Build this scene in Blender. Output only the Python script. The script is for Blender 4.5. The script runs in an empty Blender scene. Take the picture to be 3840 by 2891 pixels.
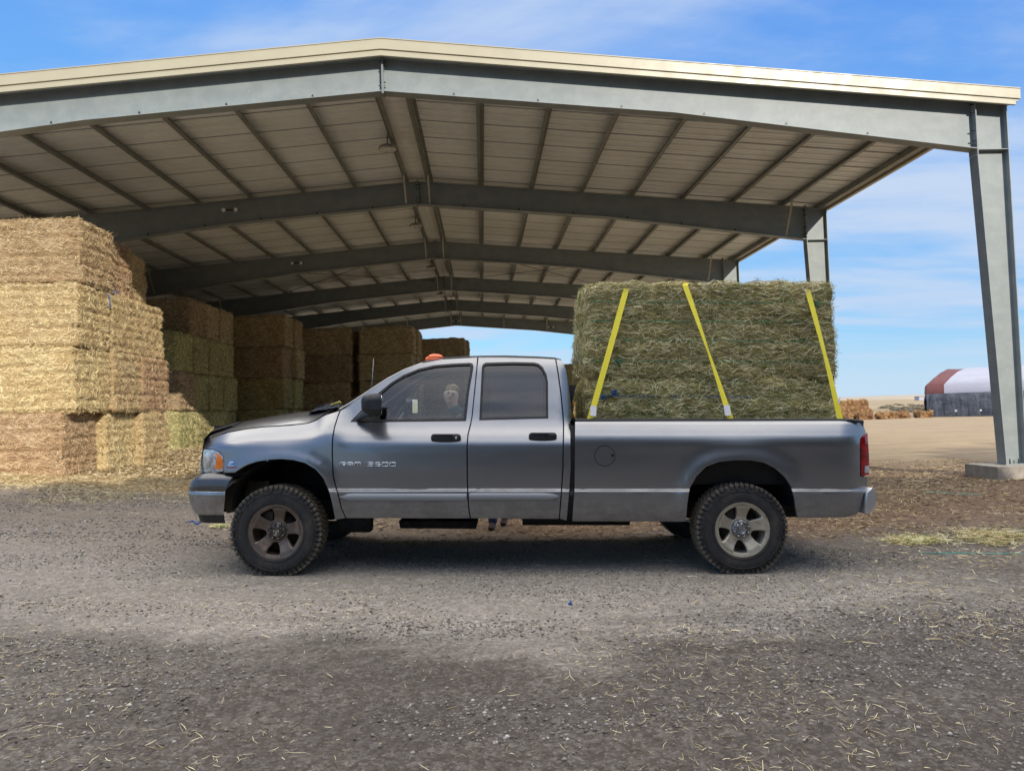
import bpy, bmesh, math, random
import numpy as np
from mathutils import Vector, Matrix, noise as mnoise
from mathutils.geometry import tessellate_polygon

# ---------------------------------------------------------------- camera
SC = bpy.context.scene
COL = SC.collection
F_PX, CX, CY = 2628.57, 1920.0, 1445.5
PITCH, ROLL, YAW, CAM_H = 0.0359, -0.031, 0.0422, 1.4411
_F = Vector((math.sin(YAW)*math.cos(PITCH), math.cos(YAW)*math.cos(PITCH), math.sin(PITCH)))
_R0 = Vector((math.cos(YAW), -math.sin(YAW), 0))
_U0 = _R0.cross(_F)
_R = math.cos(ROLL)*_R0 + math.sin(ROLL)*_U0
_U = -math.sin(ROLL)*_R0 + math.cos(ROLL)*_U0
cam_d = bpy.data.cameras.new('camera')
cam = bpy.data.objects.new('camera', cam_d)
COL.objects.link(cam)
M = Matrix((( _R.x, _U.x, -_F.x, 0), (_R.y, _U.y, -_F.y, 0), (_R.z, _U.z, -_F.z, CAM_H), (0, 0, 0, 1)))
cam.matrix_world = M
cam_d.sensor_width = 36.0
cam_d.lens = 36.0*F_PX/3840.0
cam_d.clip_start = 0.05
cam_d.clip_end = 9000
SC.camera = cam

# ---------------------------------------------------------------- sun and sky
EXPOSURE = 0.5
FILL_CLOUD = 3.4  # brightness of the added overhead fill, unseen by the camera
CLS, CLX, CLY = 1.1, 5.0, 9.0
SUN_EL = math.radians(23.4)
SUN_AZ = math.radians(25.4)          # to the right of "straight behind" (world -Y)
sdir = Vector((math.sin(SUN_AZ)*math.cos(SUN_EL), -math.cos(SUN_AZ)*math.cos(SUN_EL), math.sin(SUN_EL)))
sun_d = bpy.data.lights.new('sun', 'SUN')
sun_d.energy = 3.3
sun_d.angle = math.radians(0.53)
sun_d.color = (1.0, 0.92, 0.80)
sun = bpy.data.objects.new('sun', sun_d)
COL.objects.link(sun)
sun.rotation_euler = (-sdir).to_track_quat('-Z', 'Y').to_euler()
sun.location = sdir*60

W = bpy.data.worlds.new('World')
SC.world = W
W.use_nodes = True
nt = W.node_tree
nt.nodes.clear()
def wn(t, **k):
    n = nt.nodes.new(t)
    for a, b in k.items(): setattr(n, a, b)
    return n
sky = wn('ShaderNodeTexSky', sky_type='NISHITA', sun_disc=False)
sky.sun_elevation = SUN_EL
sky.sun_rotation = math.pi - SUN_AZ
sky.altitude = 400
sky.air_density = 1.15
sky.dust_density = 0.35
sky.ozone_density = 2.2
tc = wn('ShaderNodeTexCoord')
sep = wn('ShaderNodeSeparateXYZ')
nt.links.new(tc.outputs['Generated'], sep.inputs[0])
def wm(op, a, b=None, c=None, clamp=False):
    n = wn('ShaderNodeMath', operation=op); n.use_clamp = clamp
    for i, v in enumerate((a, b, c)):
        if v is None: continue
        if isinstance(v, (int, float)): n.inputs[i].default_value = v
        else: nt.links.new(v, n.inputs[i])
    return n.outputs[0]
zc = wm('ADD', wm('MAXIMUM', sep.outputs[2], 0.0), 0.10)
cu = wm('DIVIDE', sep.outputs[0], zc)
cv = wm('DIVIDE', sep.outputs[1], zc)
comb = wn('ShaderNodeCombineXYZ')
nt.links.new(wm('MULTIPLY', cu, 0.40), comb.inputs[0])
nt.links.new(wm('MULTIPLY', cv, 1.0), comb.inputs[1])
def wnoise(scale, detail, rough, off, dist=0.0):
    mp = wn('ShaderNodeMapping'); mp.inputs['Location'].default_value = off
    mp.inputs['Rotation'].default_value = (0, 0, math.radians(-12))
    nt.links.new(comb.outputs[0], mp.inputs[0])
    n = wn('ShaderNodeTexNoise'); n.inputs['Scale'].default_value = scale
    n.inputs['Detail'].default_value = detail; n.inputs['Roughness'].default_value = rough
    n.inputs['Distortion'].default_value = dist
    nt.links.new(mp.outputs[0], n.inputs[0])
    return n.outputs[0]
n1 = wnoise(CLS, 8, 0.55, (CLX, CLY, 0), 0.5)
n2 = wnoise(2.6, 6, 0.6, (1.0, 2.0, 0), 0.3)
cl = wm('ADD', wm('MULTIPLY', n1, 0.80), wm('MULTIPLY', n2, 0.22))
ramp = wn('ShaderNodeMapRange'); ramp.interpolation_type = 'SMOOTHSTEP'
ramp.inputs[1].default_value = 0.42; ramp.inputs[2].default_value = 0.64
ramp.inputs[3].default_value = 0.0; ramp.inputs[4].default_value = 0.95
nt.links.new(cl, ramp.inputs[0])
low = wn('ShaderNodeMapRange'); low.inputs[1].default_value = 0.0; low.inputs[2].default_value = 0.10
nt.links.new(sep.outputs[2], low.inputs[0])
fac = wm('MULTIPLY', ramp.outputs[0], low.outputs[0], clamp=True)
sr = wn('ShaderNodeSeparateColor'); nt.links.new(sky.outputs[0], sr.inputs[0])
SKM = 1.0/(0.15*2**EXPOSURE)
cmul = wn('ShaderNodeCombineColor')
for i, (k_, e_) in enumerate(((.117, .69), (.244, .55), (.69, .19))):
    nt.links.new(wm('MULTIPLY', wm('POWER', sr.outputs[i], e_), k_*SKM), cmul.inputs[i])
# bright cloud added high overhead, out of view, as neutral fill light
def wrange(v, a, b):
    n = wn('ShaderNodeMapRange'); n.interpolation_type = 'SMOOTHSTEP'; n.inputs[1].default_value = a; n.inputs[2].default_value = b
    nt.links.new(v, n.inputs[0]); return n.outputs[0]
overhead_fill = wrange(sep.outputs[2], .55, .80)
cover = wm('MULTIPLY', overhead_fill, wm('ADD', .45, wm('MULTIPLY', wrange(cl, .40, .62), .50)), clamp=True)
ccol = wn('ShaderNodeMixRGB'); nt.links.new(overhead_fill, ccol.inputs[0])
ccol.inputs[1].default_value = (.58*SKM, .70*SKM, .90*SKM, 1); ccol.inputs[2].default_value = (FILL_CLOUD*1.04*SKM, FILL_CLOUD*.98*SKM, FILL_CLOUD*.90*SKM, 1)
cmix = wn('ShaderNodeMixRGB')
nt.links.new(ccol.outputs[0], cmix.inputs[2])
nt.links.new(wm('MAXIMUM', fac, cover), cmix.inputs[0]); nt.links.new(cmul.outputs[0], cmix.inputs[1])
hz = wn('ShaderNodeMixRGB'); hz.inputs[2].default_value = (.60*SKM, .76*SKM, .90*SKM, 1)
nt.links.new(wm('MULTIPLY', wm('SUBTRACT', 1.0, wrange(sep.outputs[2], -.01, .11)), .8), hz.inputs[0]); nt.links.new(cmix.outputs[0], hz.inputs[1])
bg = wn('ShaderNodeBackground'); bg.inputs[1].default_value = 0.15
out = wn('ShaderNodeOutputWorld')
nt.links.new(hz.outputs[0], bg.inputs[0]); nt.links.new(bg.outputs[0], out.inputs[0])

SC.view_settings.view_transform = 'Standard'
SC.view_settings.look = 'None'
SC.view_settings.exposure = EXPOSURE
SC.view_settings.gamma = 1.0
SC.view_settings.use_curve_mapping = False
SC.render.engine = 'CYCLES'
SC.cycles.max_bounces = 8
SC.cycles.transparent_max_bounces = 16

# ---------------------------------------------------------------- helpers
def srgb(r, g, b):
    f = lambda c: (c/255/12.92) if c/255 <= 0.04045 else ((c/255+0.055)/1.055)**2.4
    return (f(r), f(g), f(b), 1)

def link(name, me, parent=None):
    o = bpy.data.objects.new(name, me); COL.objects.link(o)
    if parent is not None: o.parent = parent
    return o
def tag(o, label=None, cat=None, group=None, kind=None):
    if label: o['label'] = label
    if cat: o['category'] = cat
    if group: o['group'] = group
    if kind: o['kind'] = kind
    return o
def empty(name, loc=(0, 0, 0), rz=0):
    o = bpy.data.objects.new(name, None); COL.objects.link(o)
    o.empty_display_size = 0.2; o.location = loc; o.rotation_euler = (0, 0, rz)
    return o
def np_mesh(name, co, faces, mats, smooth=False, attr=None, matidx=None):
    """co (n,3), faces (m,k) all with k corners"""
    me = bpy.data.meshes.new(name)
    co = np.asarray(co, dtype=np.float32); faces = np.asarray(faces, dtype=np.int32)
    m, k = faces.shape
    me.vertices.add(len(co)); me.vertices.foreach_set('co', co.ravel())
    me.loops.add(m*k); me.loops.foreach_set('vertex_index', faces.ravel())
    me.polygons.add(m); me.polygons.foreach_set('loop_start', np.arange(0, m*k, k, dtype=np.int32))
    me.polygons.foreach_set('loop_total', np.full(m, k, dtype=np.int32))
    if matidx is not None: me.polygons.foreach_set('material_index', np.asarray(matidx, dtype=np.int32))
    me.polygons.foreach_set('use_smooth', np.full(m, smooth, dtype=bool))
    me.update(calc_edges=True)
    if attr is not None:
        for nm, vals in attr.items():
            a = me.attributes.new(nm, 'FLOAT', 'POINT'); a.data.foreach_set('value', np.asarray(vals, dtype=np.float32))
    for mt in (mats if isinstance(mats, (list, tuple)) else [mats]): me.materials.append(mt)
    return me

class MB:
    """collects shapes and links them as one mesh object"""
    def __init__(s): s.bm = bmesh.new()
    def box(s, lo, hi, mi=0, mat=None):
        r = bmesh.ops.create_cube(s.bm, size=1)
        lo = Vector(lo); hi = Vector(hi)
        for v in r['verts']:
            v.co = Vector(((v.co.x+.5)*(hi.x-lo.x)+lo.x, (v.co.y+.5)*(hi.y-lo.y)+lo.y, (v.co.z+.5)*(hi.z-lo.z)+lo.z))
            if mat is not None: v.co = mat @ v.co
        for f in {f for v in r['verts'] for f in v.link_faces}: f.material_index = mi
        return s
    def bar(s, a, b, w, h, up=(0, 0, 1), mi=0):
        a = Vector(a); b = Vector(b); d = (b-a).normalized(); up = Vector(up)
        x = d.cross(up)
        if x.length < 1e-4: x = d.cross(Vector((1, 0, 0)))
        x.normalize(); z = x.cross(d).normalized()
        vs = []
        for p in (a, b):
            for sx, sz in ((-1, -1), (1, -1), (1, 1), (-1, 1)):
                vs.append(s.bm.verts.new(p+x*sx*w/2+z*sz*h/2))
        for q in ((0, 1, 2, 3), (7, 6, 5, 4), (0, 4, 5, 1), (1, 5, 6, 2), (2, 6, 7, 3), (3, 7, 4, 0)):
            f = s.bm.faces.new([vs[i] for i in q]); f.material_index = mi
        return s
    def tube(s, pts, r, n=8, mi=0, caps=True, smooth=True):
        pts = [Vector(p) for p in pts]; rs = r if isinstance(r, (list, tuple)) else [r]*len(pts)
        rings = []; prev = None
        for i, p in enumerate(pts):
            d = (pts[min(i+1, len(pts)-1)]-pts[max(i-1, 0)]).normalized()
            if prev is None:
                x = d.cross(Vector((0, 0, 1)))
                if x.length < .05: x = d.cross(Vector((1, 0, 0)))
            else: x = prev-d*prev.dot(d)
            x.normalize(); y = d.cross(x); prev = x
            rings.append([s.bm.verts.new(p+(x*math.cos(2*math.pi*k/n)+y*math.sin(2*math.pi*k/n))*rs[i]) for k in range(n)])
        for i in range(len(rings)-1):
            for k in range(n):
                f = s.bm.faces.new((rings[i][k], rings[i][(k+1) % n], rings[i+1][(k+1) % n], rings[i+1][k]))
                f.smooth = smooth; f.material_index = mi
        if caps:
            for rg in (rings[0][::-1], rings[-1]):
                f = s.bm.faces.new(rg); f.material_index = mi
        return s
    def prism(s, poly, a, b, axis='y', mi=0):
        """2-D polygon extruded along an axis between a and b; poly in the other two axes"""
        def P(u, v, t):
            return {'y': (u, t, v), 'x': (t, u, v), 'z': (u, v, t)}[axis]
        va = [s.bm.verts.new(P(u, v, a)) for u, v in poly]; vb = [s.bm.verts.new(P(u, v, b)) for u, v in poly]
        n = len(poly); fs = []
        tris = tessellate_polygon([[Vector((u, v, 0)) for u, v in poly]])
        for t in tris:
            fs.append(s.bm.faces.new([va[i] for i in t])); fs.append(s.bm.faces.new([vb[i] for i in t[::-1]]))
        for i in range(n):
            fs.append(s.bm.faces.new((va[i], va[(i+1) % n], vb[(i+1) % n], vb[i])))
        for f in fs: f.material_index = mi
        return s
    def lathe(s, prof, axis_o, n=48, mi=0, closed=False, smooth=True, a0=0, a1=2*math.pi):
        """profile (r, y) revolved about the y axis through axis_o=(x,y,z)"""
        ox, oy, oz = axis_o; full = abs(a1-a0-2*math.pi) < 1e-6
        cnt = n if full else n+1
        rings = []
        for k in range(cnt):
            a = a0+(a1-a0)*k/n
            rings.append([s.bm.verts.new((ox+r*math.sin(a), oy+y, oz+r*math.cos(a))) for r, y in prof])
        m = len(prof)
        for k in range(n):
            A = rings[k]; B = rings[(k+1) % cnt]
            for j in range(m if closed else m-1):
                f = s.bm.faces.new((A[j], A[(j+1) % m], B[(j+1) % m], B[j])); f.smooth = smooth; f.material_index = mi
        return s
    def grid(s, P, smooth=True, mi=0, close_u=False):
        """P[i][j] points"""
        V = [[s.bm.verts.new(p) for p in row] for row in P]
        n = len(V)
        for i in range(n if close_u else n-1):
            for j in range(len(V[0])-1):
                a = V[i]; b = V[(i+1) % n]
                f = s.bm.faces.new((a[j], a[j+1], b[j+1], b[j])); f.smooth = smooth; f.material_index = mi
        return s
    def bevel(s, w, seg=2, ang=35):
        s.bm.normal_update()
        es = [e for e in s.bm.edges if len(e.link_faces) == 2 and e.calc_face_angle(0) > math.radians(ang)]
        bmesh.ops.bevel(s.bm, geom=es, offset=w, segments=seg, affect='EDGES', clamp_overlap=True, profile=.6)
        return s
    def done(s, name, mats, parent=None, recalc=True, merge=0):
        if merge: bmesh.ops.remove_doubles(s.bm, verts=s.bm.verts[:], dist=merge)
        if recalc: bmesh.ops.recalc_face_normals(s.bm, faces=s.bm.faces[:])
        me = bpy.data.meshes.new(name); s.bm.to_mesh(me); s.bm.free()
        for m in (mats if isinstance(mats, (list, tuple)) else [mats]): me.materials.append(m)
        return link(name, me, parent)

# ---- value noise in numpy
_rng0 = np.random.RandomState(7)
_PERM = _rng0.rand(64, 64, 64).astype(np.float32)
def vnoise(p):
    p = np.asarray(p, dtype=np.float64); i = np.floor(p).astype(int); f = p-i; f = f*f*(3-2*f)
    i0 = i % 64; i1 = (i+1) % 64
    def g(a, b, c): return _PERM[a, b, c]
    x0, y0, z0 = i0[..., 0], i0[..., 1], i0[..., 2]; x1, y1, z1 = i1[..., 0], i1[..., 1], i1[..., 2]
    fx, fy, fz = f[..., 0], f[..., 1], f[..., 2]
    a = g(x0, y0, z0)*(1-fx)+g(x1, y0, z0)*fx; b = g(x0, y1, z0)*(1-fx)+g(x1, y1, z0)*fx
    c = g(x0, y0, z1)*(1-fx)+g(x1, y0, z1)*fx; d = g(x0, y1, z1)*(1-fx)+g(x1, y1, z1)*fx
    return (a*(1-fy)+b*fy)*(1-fz)+(c*(1-fy)+d*fy)*fz
def fbm(p, octv=4, gain=.5):
    p = np.asarray(p, dtype=np.float64); s = 0; a = 1; t = 0
    for k in range(octv):
        s = s+a*(vnoise(p*2**k+17.3*k)-.5); t += a; a *= gain
    return s/t*2

# ---- materials
MATS = {}
class N:
    def __init__(s, name):
        s.m = bpy.data.materials.new(name); s.m.use_nodes = True; s.t = s.m.node_tree
        s.b = s.t.nodes['Principled BSDF']; s.out = s.t.nodes['Material Output']
        s.tc = s.t.nodes.new('ShaderNodeTexCoord')
    def n(s, t, **k):
        n = s.t.nodes.new(t)
        for a, b in k.items(): setattr(n, a, b)
        return n
    def l(s, a, b): s.t.links.new(a, b)
    def put(s, sock, v):
        if isinstance(v, (int, float, tuple)): sock.default_value = v
        else: s.l(v, sock)
    def mapping(s, scale=(1, 1, 1), coord='Object', rot=(0, 0, 0), loc=(0, 0, 0)):
        m = s.n('ShaderNodeMapping'); m.inputs['Scale'].default_value = scale; m.inputs['Rotation'].default_value = rot
        m.inputs['Location'].default_value = loc
        s.l(s.tc.outputs[coord], m.inputs[0]); return m.outputs[0]
    def noise(s, scale=5, detail=4, rough=.55, vec=None, dist=0, out=0):
        n = s.n('ShaderNodeTexNoise'); n.inputs['Scale'].default_value = scale; n.inputs['Detail'].default_value = detail
        n.inputs['Roughness'].default_value = rough; n.inputs['Distortion'].default_value = dist
        s.l(vec if vec is not None else s.tc.outputs['Object'], n.inputs[0]); return n.outputs[out]
    def voro(s, scale=5, vec=None, feature='F1', out='Distance', rnd=1):
        n = s.n('ShaderNodeTexVoronoi', feature=feature); n.inputs['Scale'].default_value = scale
        n.inputs['Randomness'].default_value = rnd
        s.l(vec if vec is not None else s.tc.outputs['Object'], n.inputs[0]); return n.outputs[out]
    def math(s, op, a, b=0.0, c=0.0, clamp=False):
        n = s.n('ShaderNodeMath', operation=op); n.use_clamp = clamp
        s.put(n.inputs[0], a); s.put(n.inputs[1], b); s.put(n.inputs[2], c); return n.outputs[0]
    def rng(s, v, a, b, c=0.0, d=1.0, smooth=True):
        n = s.n('ShaderNodeMapRange'); n.interpolation_type = 'SMOOTHSTEP' if smooth else 'LINEAR'
        s.put(n.inputs[0], v)
        for i, x in enumerate((a, b, c, d)): n.inputs[i+1].default_value = x
        return n.outputs[0]
    def mix(s, f, a, b, mode='MIX'):
        n = s.n('ShaderNodeMixRGB', blend_type=mode); s.put(n.inputs[0], f); s.put(n.inputs[1], a); s.put(n.inputs[2], b)
        return n.outputs[0]
    def ramp(s, f, stops, interp='LINEAR'):
        n = s.n('ShaderNodeValToRGB'); n.color_ramp.interpolation = interp; e = n.color_ramp.elements
        e[0].position, e[0].color = stops[0]; e[1].position, e[1].color = stops[-1]
        for p, c in stops[1:-1]:
            x = e.new(p); x.color = c
        s.put(n.inputs[0], f); return n.outputs[0]
    def attr(s, name):
        n = s.n('ShaderNodeAttribute', attribute_name=name); return n.outputs['Fac']
    def pos(s):
        g = s.n('ShaderNodeNewGeometry'); return g.outputs['Position']
    def sep(s, v):
        n = s.n('ShaderNodeSeparateXYZ'); s.l(v, n.inputs[0]); return n.outputs
    def bump(s, h, strength=.5, dist=.02, normal=None):
        n = s.n('ShaderNodeBump'); n.inputs['Strength'].default_value = strength; n.inputs['Distance'].default_value = dist
        s.put(n.inputs['Height'], h)
        if normal is not None: s.l(normal, n.inputs['Normal'])
        s.l(n.outputs[0], s.b.inputs['Normal']); return n.outputs[0]
    def set(s, col=None, rough=None, metal=None, spec=None, coat=None, coat_r=None):
        if col is not None: s.put(s.b.inputs['Base Color'], col)
        if rough is not None: s.put(s.b.inputs['Roughness'], rough)
        if metal is not None: s.put(s.b.inputs['Metallic'], metal)
        if spec is not None: s.put(s.b.inputs['Specular IOR Level'], spec)
        if coat is not None: s.put(s.b.inputs['Coat Weight'], coat)
        if coat_r is not None: s.put(s.b.inputs['Coat Roughness'], coat_r)
        return s.m

def simple(name, col, rough=.6, metal=0, var=.25, scale=8, bump=0, spec=None):
    m = N(name); n = m.noise(scale, 5, .6)
    c2 = tuple(c*(1-var) for c in col[:3])+(1,); c1 = tuple(min(1, c*(1+var)) for c in col[:3])+(1,)
    m.set(m.mix(m.rng(n, .3, .7), c2, c1), m.rng(m.noise(scale*2.3, 3), .3, .7, rough*.85, min(1, rough*1.15)), metal, spec)
    if bump: m.bump(m.noise(scale*6, 4), .4, bump)
    return m.m
# ================================================================ MATERIALS (setting)
def sstep(x, a, b):
    t = np.clip((x-a)/(b-a), 0, 1); return t*t*(3-2*t)
def gbase(x, y):
    x = np.asarray(x, float); y = np.asarray(y, float)
    xl = np.clip(x, -9.0, 0); xr_ = np.clip(x, 0, 9.6)
    g = -.026*xl+.0042*xl**2+(-.026*xr_+.0027*xr_**2)
    side = np.where(x > 0, 1, 1-sstep(-x, 14, 60)*.6)
    g = g*side*(1-sstep(y, 40, 90)*.7)
    g = g-0.8*sstep(y, 24, 78)*sstep(x, 0, 26)
    far = sstep(np.hypot(x, y), 120, 1200)
    return g+far*.6
def gz(x, y): return float(gbase(x, y))

mg = N('yard_gravel')
P = mg.tc.outputs['Object']
sx, sy, sz = mg.sep(P)
big = mg.noise(.35, 4, .55, P); mid = mg.noise(1.7, 6, .65, mg.mapping((.45, 1.5, 1))); fine = mg.noise(14, 6, .65, P)
v1 = mg.voro(70, P, out='Color'); v1d = mg.voro(70, P); v2d = mg.voro(28, P); v2c = mg.voro(28, P, out='Color')
g1 = mg.ramp(mg.sep(v1)[0], [(0, srgb(54, 48, 42)), (.4, srgb(108, 99, 88)), (.75, srgb(150, 140, 127)), (1, srgb(205, 197, 184))])
g2 = mg.ramp(mg.sep(v2c)[1], [(0, srgb(70, 64, 58)), (.55, srgb(122, 114, 105)), (1, srgb(196, 188, 178))])
grav = mg.mix(.4, g1, g2)
grav = mg.mix(mg.rng(mg.math('ADD', mg.math('MULTIPLY', fine, .5), mg.math('MULTIPLY', mid, .5)), .38, .62), mg.mix(.45, grav, srgb(58, 53, 49)), grav)
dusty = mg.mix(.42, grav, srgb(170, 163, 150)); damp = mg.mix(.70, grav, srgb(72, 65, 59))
# dusty lighter drive lane under and in front of the truck, damp dark ground nearer
wob = mg.math('MULTIPLY', mg.math('SUBTRACT', big, .5), 3.4)
wob2 = mg.math('MULTIPLY', mg.math('SUBTRACT', mid, .5), 1.6)
yy = mg.math('ADD', mg.math('ADD', sy, wob), wob2)
xx = mg.math('ADD', sx, mg.math('MULTIPLY', wob, 1.5))
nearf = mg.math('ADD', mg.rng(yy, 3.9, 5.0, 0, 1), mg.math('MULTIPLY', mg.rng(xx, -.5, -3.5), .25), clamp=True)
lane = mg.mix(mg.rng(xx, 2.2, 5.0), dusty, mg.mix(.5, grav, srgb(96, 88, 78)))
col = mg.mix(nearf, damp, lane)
# brown chaff beyond
chn = mg.noise(22, 6, .7, mg.mapping((.5, 1.6, 1)))
chaff = mg.ramp(chn, [(.3, srgb(66, 52, 42)), (.5, srgb(112, 92, 74)), (.62, srgb(150, 124, 96)), (.78, srgb(190, 164, 124))])
col = mg.mix(mg.math('MULTIPLY', mg.rng(yy, 6.9, 8.8), mg.rng(xx, -4.0, 1.0, .35, 1.0)), col, chaff)
# straw spilled along the foot of the big stack
straw = mg.ramp(chn, [(.3, srgb(120, 94, 64)), (.5, srgb(176, 146, 102)), (.75, srgb(218, 190, 140))])
sf = mg.math('MULTIPLY', mg.rng(mg.math('ADD', mg.math('ADD', sy, mg.math('MULTIPLY', wob, .45)), mg.math('MULTIPLY', wob2, .5)), 11.7, 12.6), mg.rng(xx, -2.0, -5.5))
col = mg.mix(sf, col, straw)
# dry tan dirt in the open beyond
dn = mg.noise(3.0, 8, .75, mg.mapping((.06, .5, 1)))
dn2 = mg.noise(5, 10, .8, mg.mapping((.16, 1.1, 1)))
dirt = mg.mix(.5, mg.ramp(dn, [(.3, srgb(96, 82, 66)), (.5, srgb(144, 126, 102)), (.7, srgb(176, 158, 130))]),
              mg.ramp(dn2, [(.3, srgb(74, 60, 46)), (.46, srgb(148, 130, 104)), (.72, srgb(204, 186, 150))]))
col = mg.mix(mg.rng(mg.math('ADD', yy, 0), 13.0, 16.5), col, dirt)
dry = mg.ramp(mg.noise(.02, 8, .65, mg.mapping((1, 2.5, 1))), [(.3, srgb(120, 106, 82)), (.55, srgb(156, 140, 112)), (.75, srgb(174, 160, 132))])
col = mg.mix(mg.rng(sy, 84, 100), col, dry)
mg.set(col, .92, spec=.25)
hh = mg.math('ADD', mg.math('MULTIPLY', mg.math('SUBTRACT', 1, v2d), .5), mg.math('MULTIPLY', mg.math('SUBTRACT', 1, v1d), .35))
hh = mg.math('ADD', hh, mg.math('MULTIPLY', fine, .9))
mg.bump(hh, .8, .018)
M_GROUND = mg.m

def axis(core0, core1, step, lim0, lim1, grow=1.12, step_max=60):
    a = list(np.arange(core0, core1+1e-6, step)); s = step
    while a[-1] < lim1: s = min(s*grow, step_max*max(1, a[-1]/500)); a.append(a[-1]+s)
    s = step; b = []; x = core0
    while x > lim0: s = min(s*grow, step_max*max(1, -x/500)); x -= s; b.append(x)
    return np.array(b[::-1]+a)
gx = axis(-6.5, 8.0, .065, -3000, 3000); gy = axis(1.6, 10.5, .065, -900, 3500)
GX, GY = np.meshgrid(gx, gy)
Gz = gbase(GX, GY)
fade = 1/(1+(np.hypot(GX, GY)/60)**2)
pts = np.stack([GX, GY, np.zeros_like(GX)], -1)
rel = fbm(pts*[.55, 1.3, 1], 3)*.035+fbm(pts*3.5+5, 3)*.014*(np.abs(GX) < 12)+np.maximum(fbm(pts*9+3, 2), 0)*.022*((np.abs(GX) < 9) & (GY < 12))
und = sstep(np.hypot((GX-.2)/3.2, (GY-6.9)/1.9), .7, 1.3)*.85+.15
Gz = Gz+rel*fade*und
ny_, nx_ = GX.shape
idx = np.arange(nx_*ny_).reshape(ny_, nx_)
fc = np.stack([idx[:-1, :-1], idx[:-1, 1:], idx[1:, 1:], idx[1:, :-1]], -1).reshape(-1, 4)
me = np_mesh('ground', np.stack([GX, GY, Gz], -1).reshape(-1, 3), fc, M_GROUND, smooth=True)
tag(link('ground', me), kind='structure')
def gsurf(x, y):
    """height of the relief sheet near the camera (vectorised)"""
    x = np.asarray(x, float); y = np.asarray(y, float)
    p = np.stack([x, y, np.zeros_like(x)], -1)
    r = fbm(p*[.55, 1.3, 1], 3)*.035+fbm(p*3.5+5, 3)*.014+np.maximum(fbm(p*9+3, 2), 0)*.022
    fd = 1/(1+(np.hypot(x, y)/60)**2)
    un = sstep(np.hypot((x-.2)/3.2, (y-6.9)/1.9), .7, 1.3)*.85+.15
    return gbase(x, y)+r*fd*un

# far hills
hm = simple('dry_hills', srgb(156, 144, 126)[:3], .95, var=.14, scale=.01)
hx = np.linspace(-900, 2600, 180); hy = np.linspace(1500, 2300, 12)
HX, HY = np.meshgrid(hx, hy)
hz = np.sin((HY-1500)/800*np.pi)*(7+9*(vnoise(np.stack([HX/420, HY/900, HX*0], -1))))+1.2
hz[0] = -4; hz[-1] = -4
hi = np.arange(HX.size).reshape(HX.shape)
me = np_mesh('hills', np.stack([HX, HY, hz], -1).reshape(-1, 3), np.stack([hi[:-1, :-1], hi[:-1, 1:], hi[1:, 1:], hi[1:, :-1]], -1).reshape(-1, 4), hm, smooth=True)
tag(link('hills', me), kind='structure')

# ================================================================ STRAW
def ribbons(pos, nor, dirs, length, width, lift, curl, rng, name, mat, attr='tint'):
    """one curved blade of two quads per row"""
    n = len(pos)
    d = dirs-nor*np.sum(dirs*nor, 1, keepdims=True); d /= np.linalg.norm(d, axis=1, keepdims=True)+1e-9
    s = np.cross(nor, d)
    tw = rng.uniform(-.9, .9, (n, 1)); wv = s*np.cos(tw)+nor*np.sin(tw)
    L = length[:, None]; wv = wv*width[:, None]/2
    up = nor*lift[:, None]
    c1 = rng.uniform(-1, 1, (n, 1))*curl
    el = np.where(rng.rand(n, 1) < .035, rng.uniform(.5, 1.5, (n, 1)), rng.uniform(-.02, .30, (n, 1)))
    p0 = pos+up-d*L*.5-nor*L*.10*rng.uniform(0, 1, (n, 1)); p1 = pos+up+s*c1*L; p2 = pos+up+d*L*.5+s*c1*L*.2+nor*el*L*.5
    co = np.stack([p0-wv*.7, p0+wv*.7, p1-wv, p1+wv, p2-wv*.5, p2+wv*.5], 1).reshape(-1, 3)
    b = np.arange(n)[:, None]*6
    f = np.concatenate([b+np.array([[0, 1, 3, 2]]), b+np.array([[2, 3, 5, 4]])], 0)
    t = np.repeat(rng.rand(n), 6)
    return co, f, t

def hay_mat(name, dark, midc, light, accent=None, under=.62, patch=.35):
    m = N(name)
    t = m.attr('tint'); oi = m.n('ShaderNodeObjectInfo')
    stops = [(0, dark), (.35, midc), (.8, light), (1, tuple(min(1, c*1.25) for c in light[:3])+(1,))]
    c = m.ramp(t, stops)
    if accent: c = m.mix(m.math('GREATER_THAN', m.math('FRACT', m.math('MULTIPLY', t, 7.31)), .80), c, accent)
    base = m.ramp(m.noise(18, 5, .7, m.mapping((.35, .35, 1.8))), [(.3, tuple(x*under for x in dark[:3])+(1,)), (.7, tuple(x*.82 for x in midc[:3])+(1,))])
    isb = m.attr('base'); c = m.mix(isb, c, base)
    pn = m.rng(m.noise(1.6, 3, .5), .35, .65)
    c = m.mix(m.math('MULTIPLY', pn, patch), c, m.mix(.5, c, midc, 'MULTIPLY'))
    hsv = m.n('ShaderNodeHueSaturation'); m.l(c, hsv.inputs['Color'])
    m.put(hsv.inputs['Value'], m.rng(oi.outputs['Random'], 0, 1, .82, 1.12, False)); m.put(hsv.inputs['Hue'], m.rng(oi.outputs['Random'], 0, 1, .488, .508, False))
    m.set(hsv.outputs[0], .75, spec=.2)
    return m.m
HAY_TAN = hay_mat('hay_tan', srgb(150, 124, 88), srgb(212, 186, 142), srgb(242, 224, 182))
HAY_WARM = hay_mat('hay_warm', srgb(148, 118, 86), srgb(208, 178, 138), srgb(240, 218, 178))
HAY_GREEN = hay_mat('hay_green', srgb(140, 134, 92), srgb(194, 186, 134), srgb(228, 220, 168))
HAY_BROWN = hay_mat('hay_brown', srgb(150, 130, 98), srgb(204, 182, 144), srgb(234, 214, 178))
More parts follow.
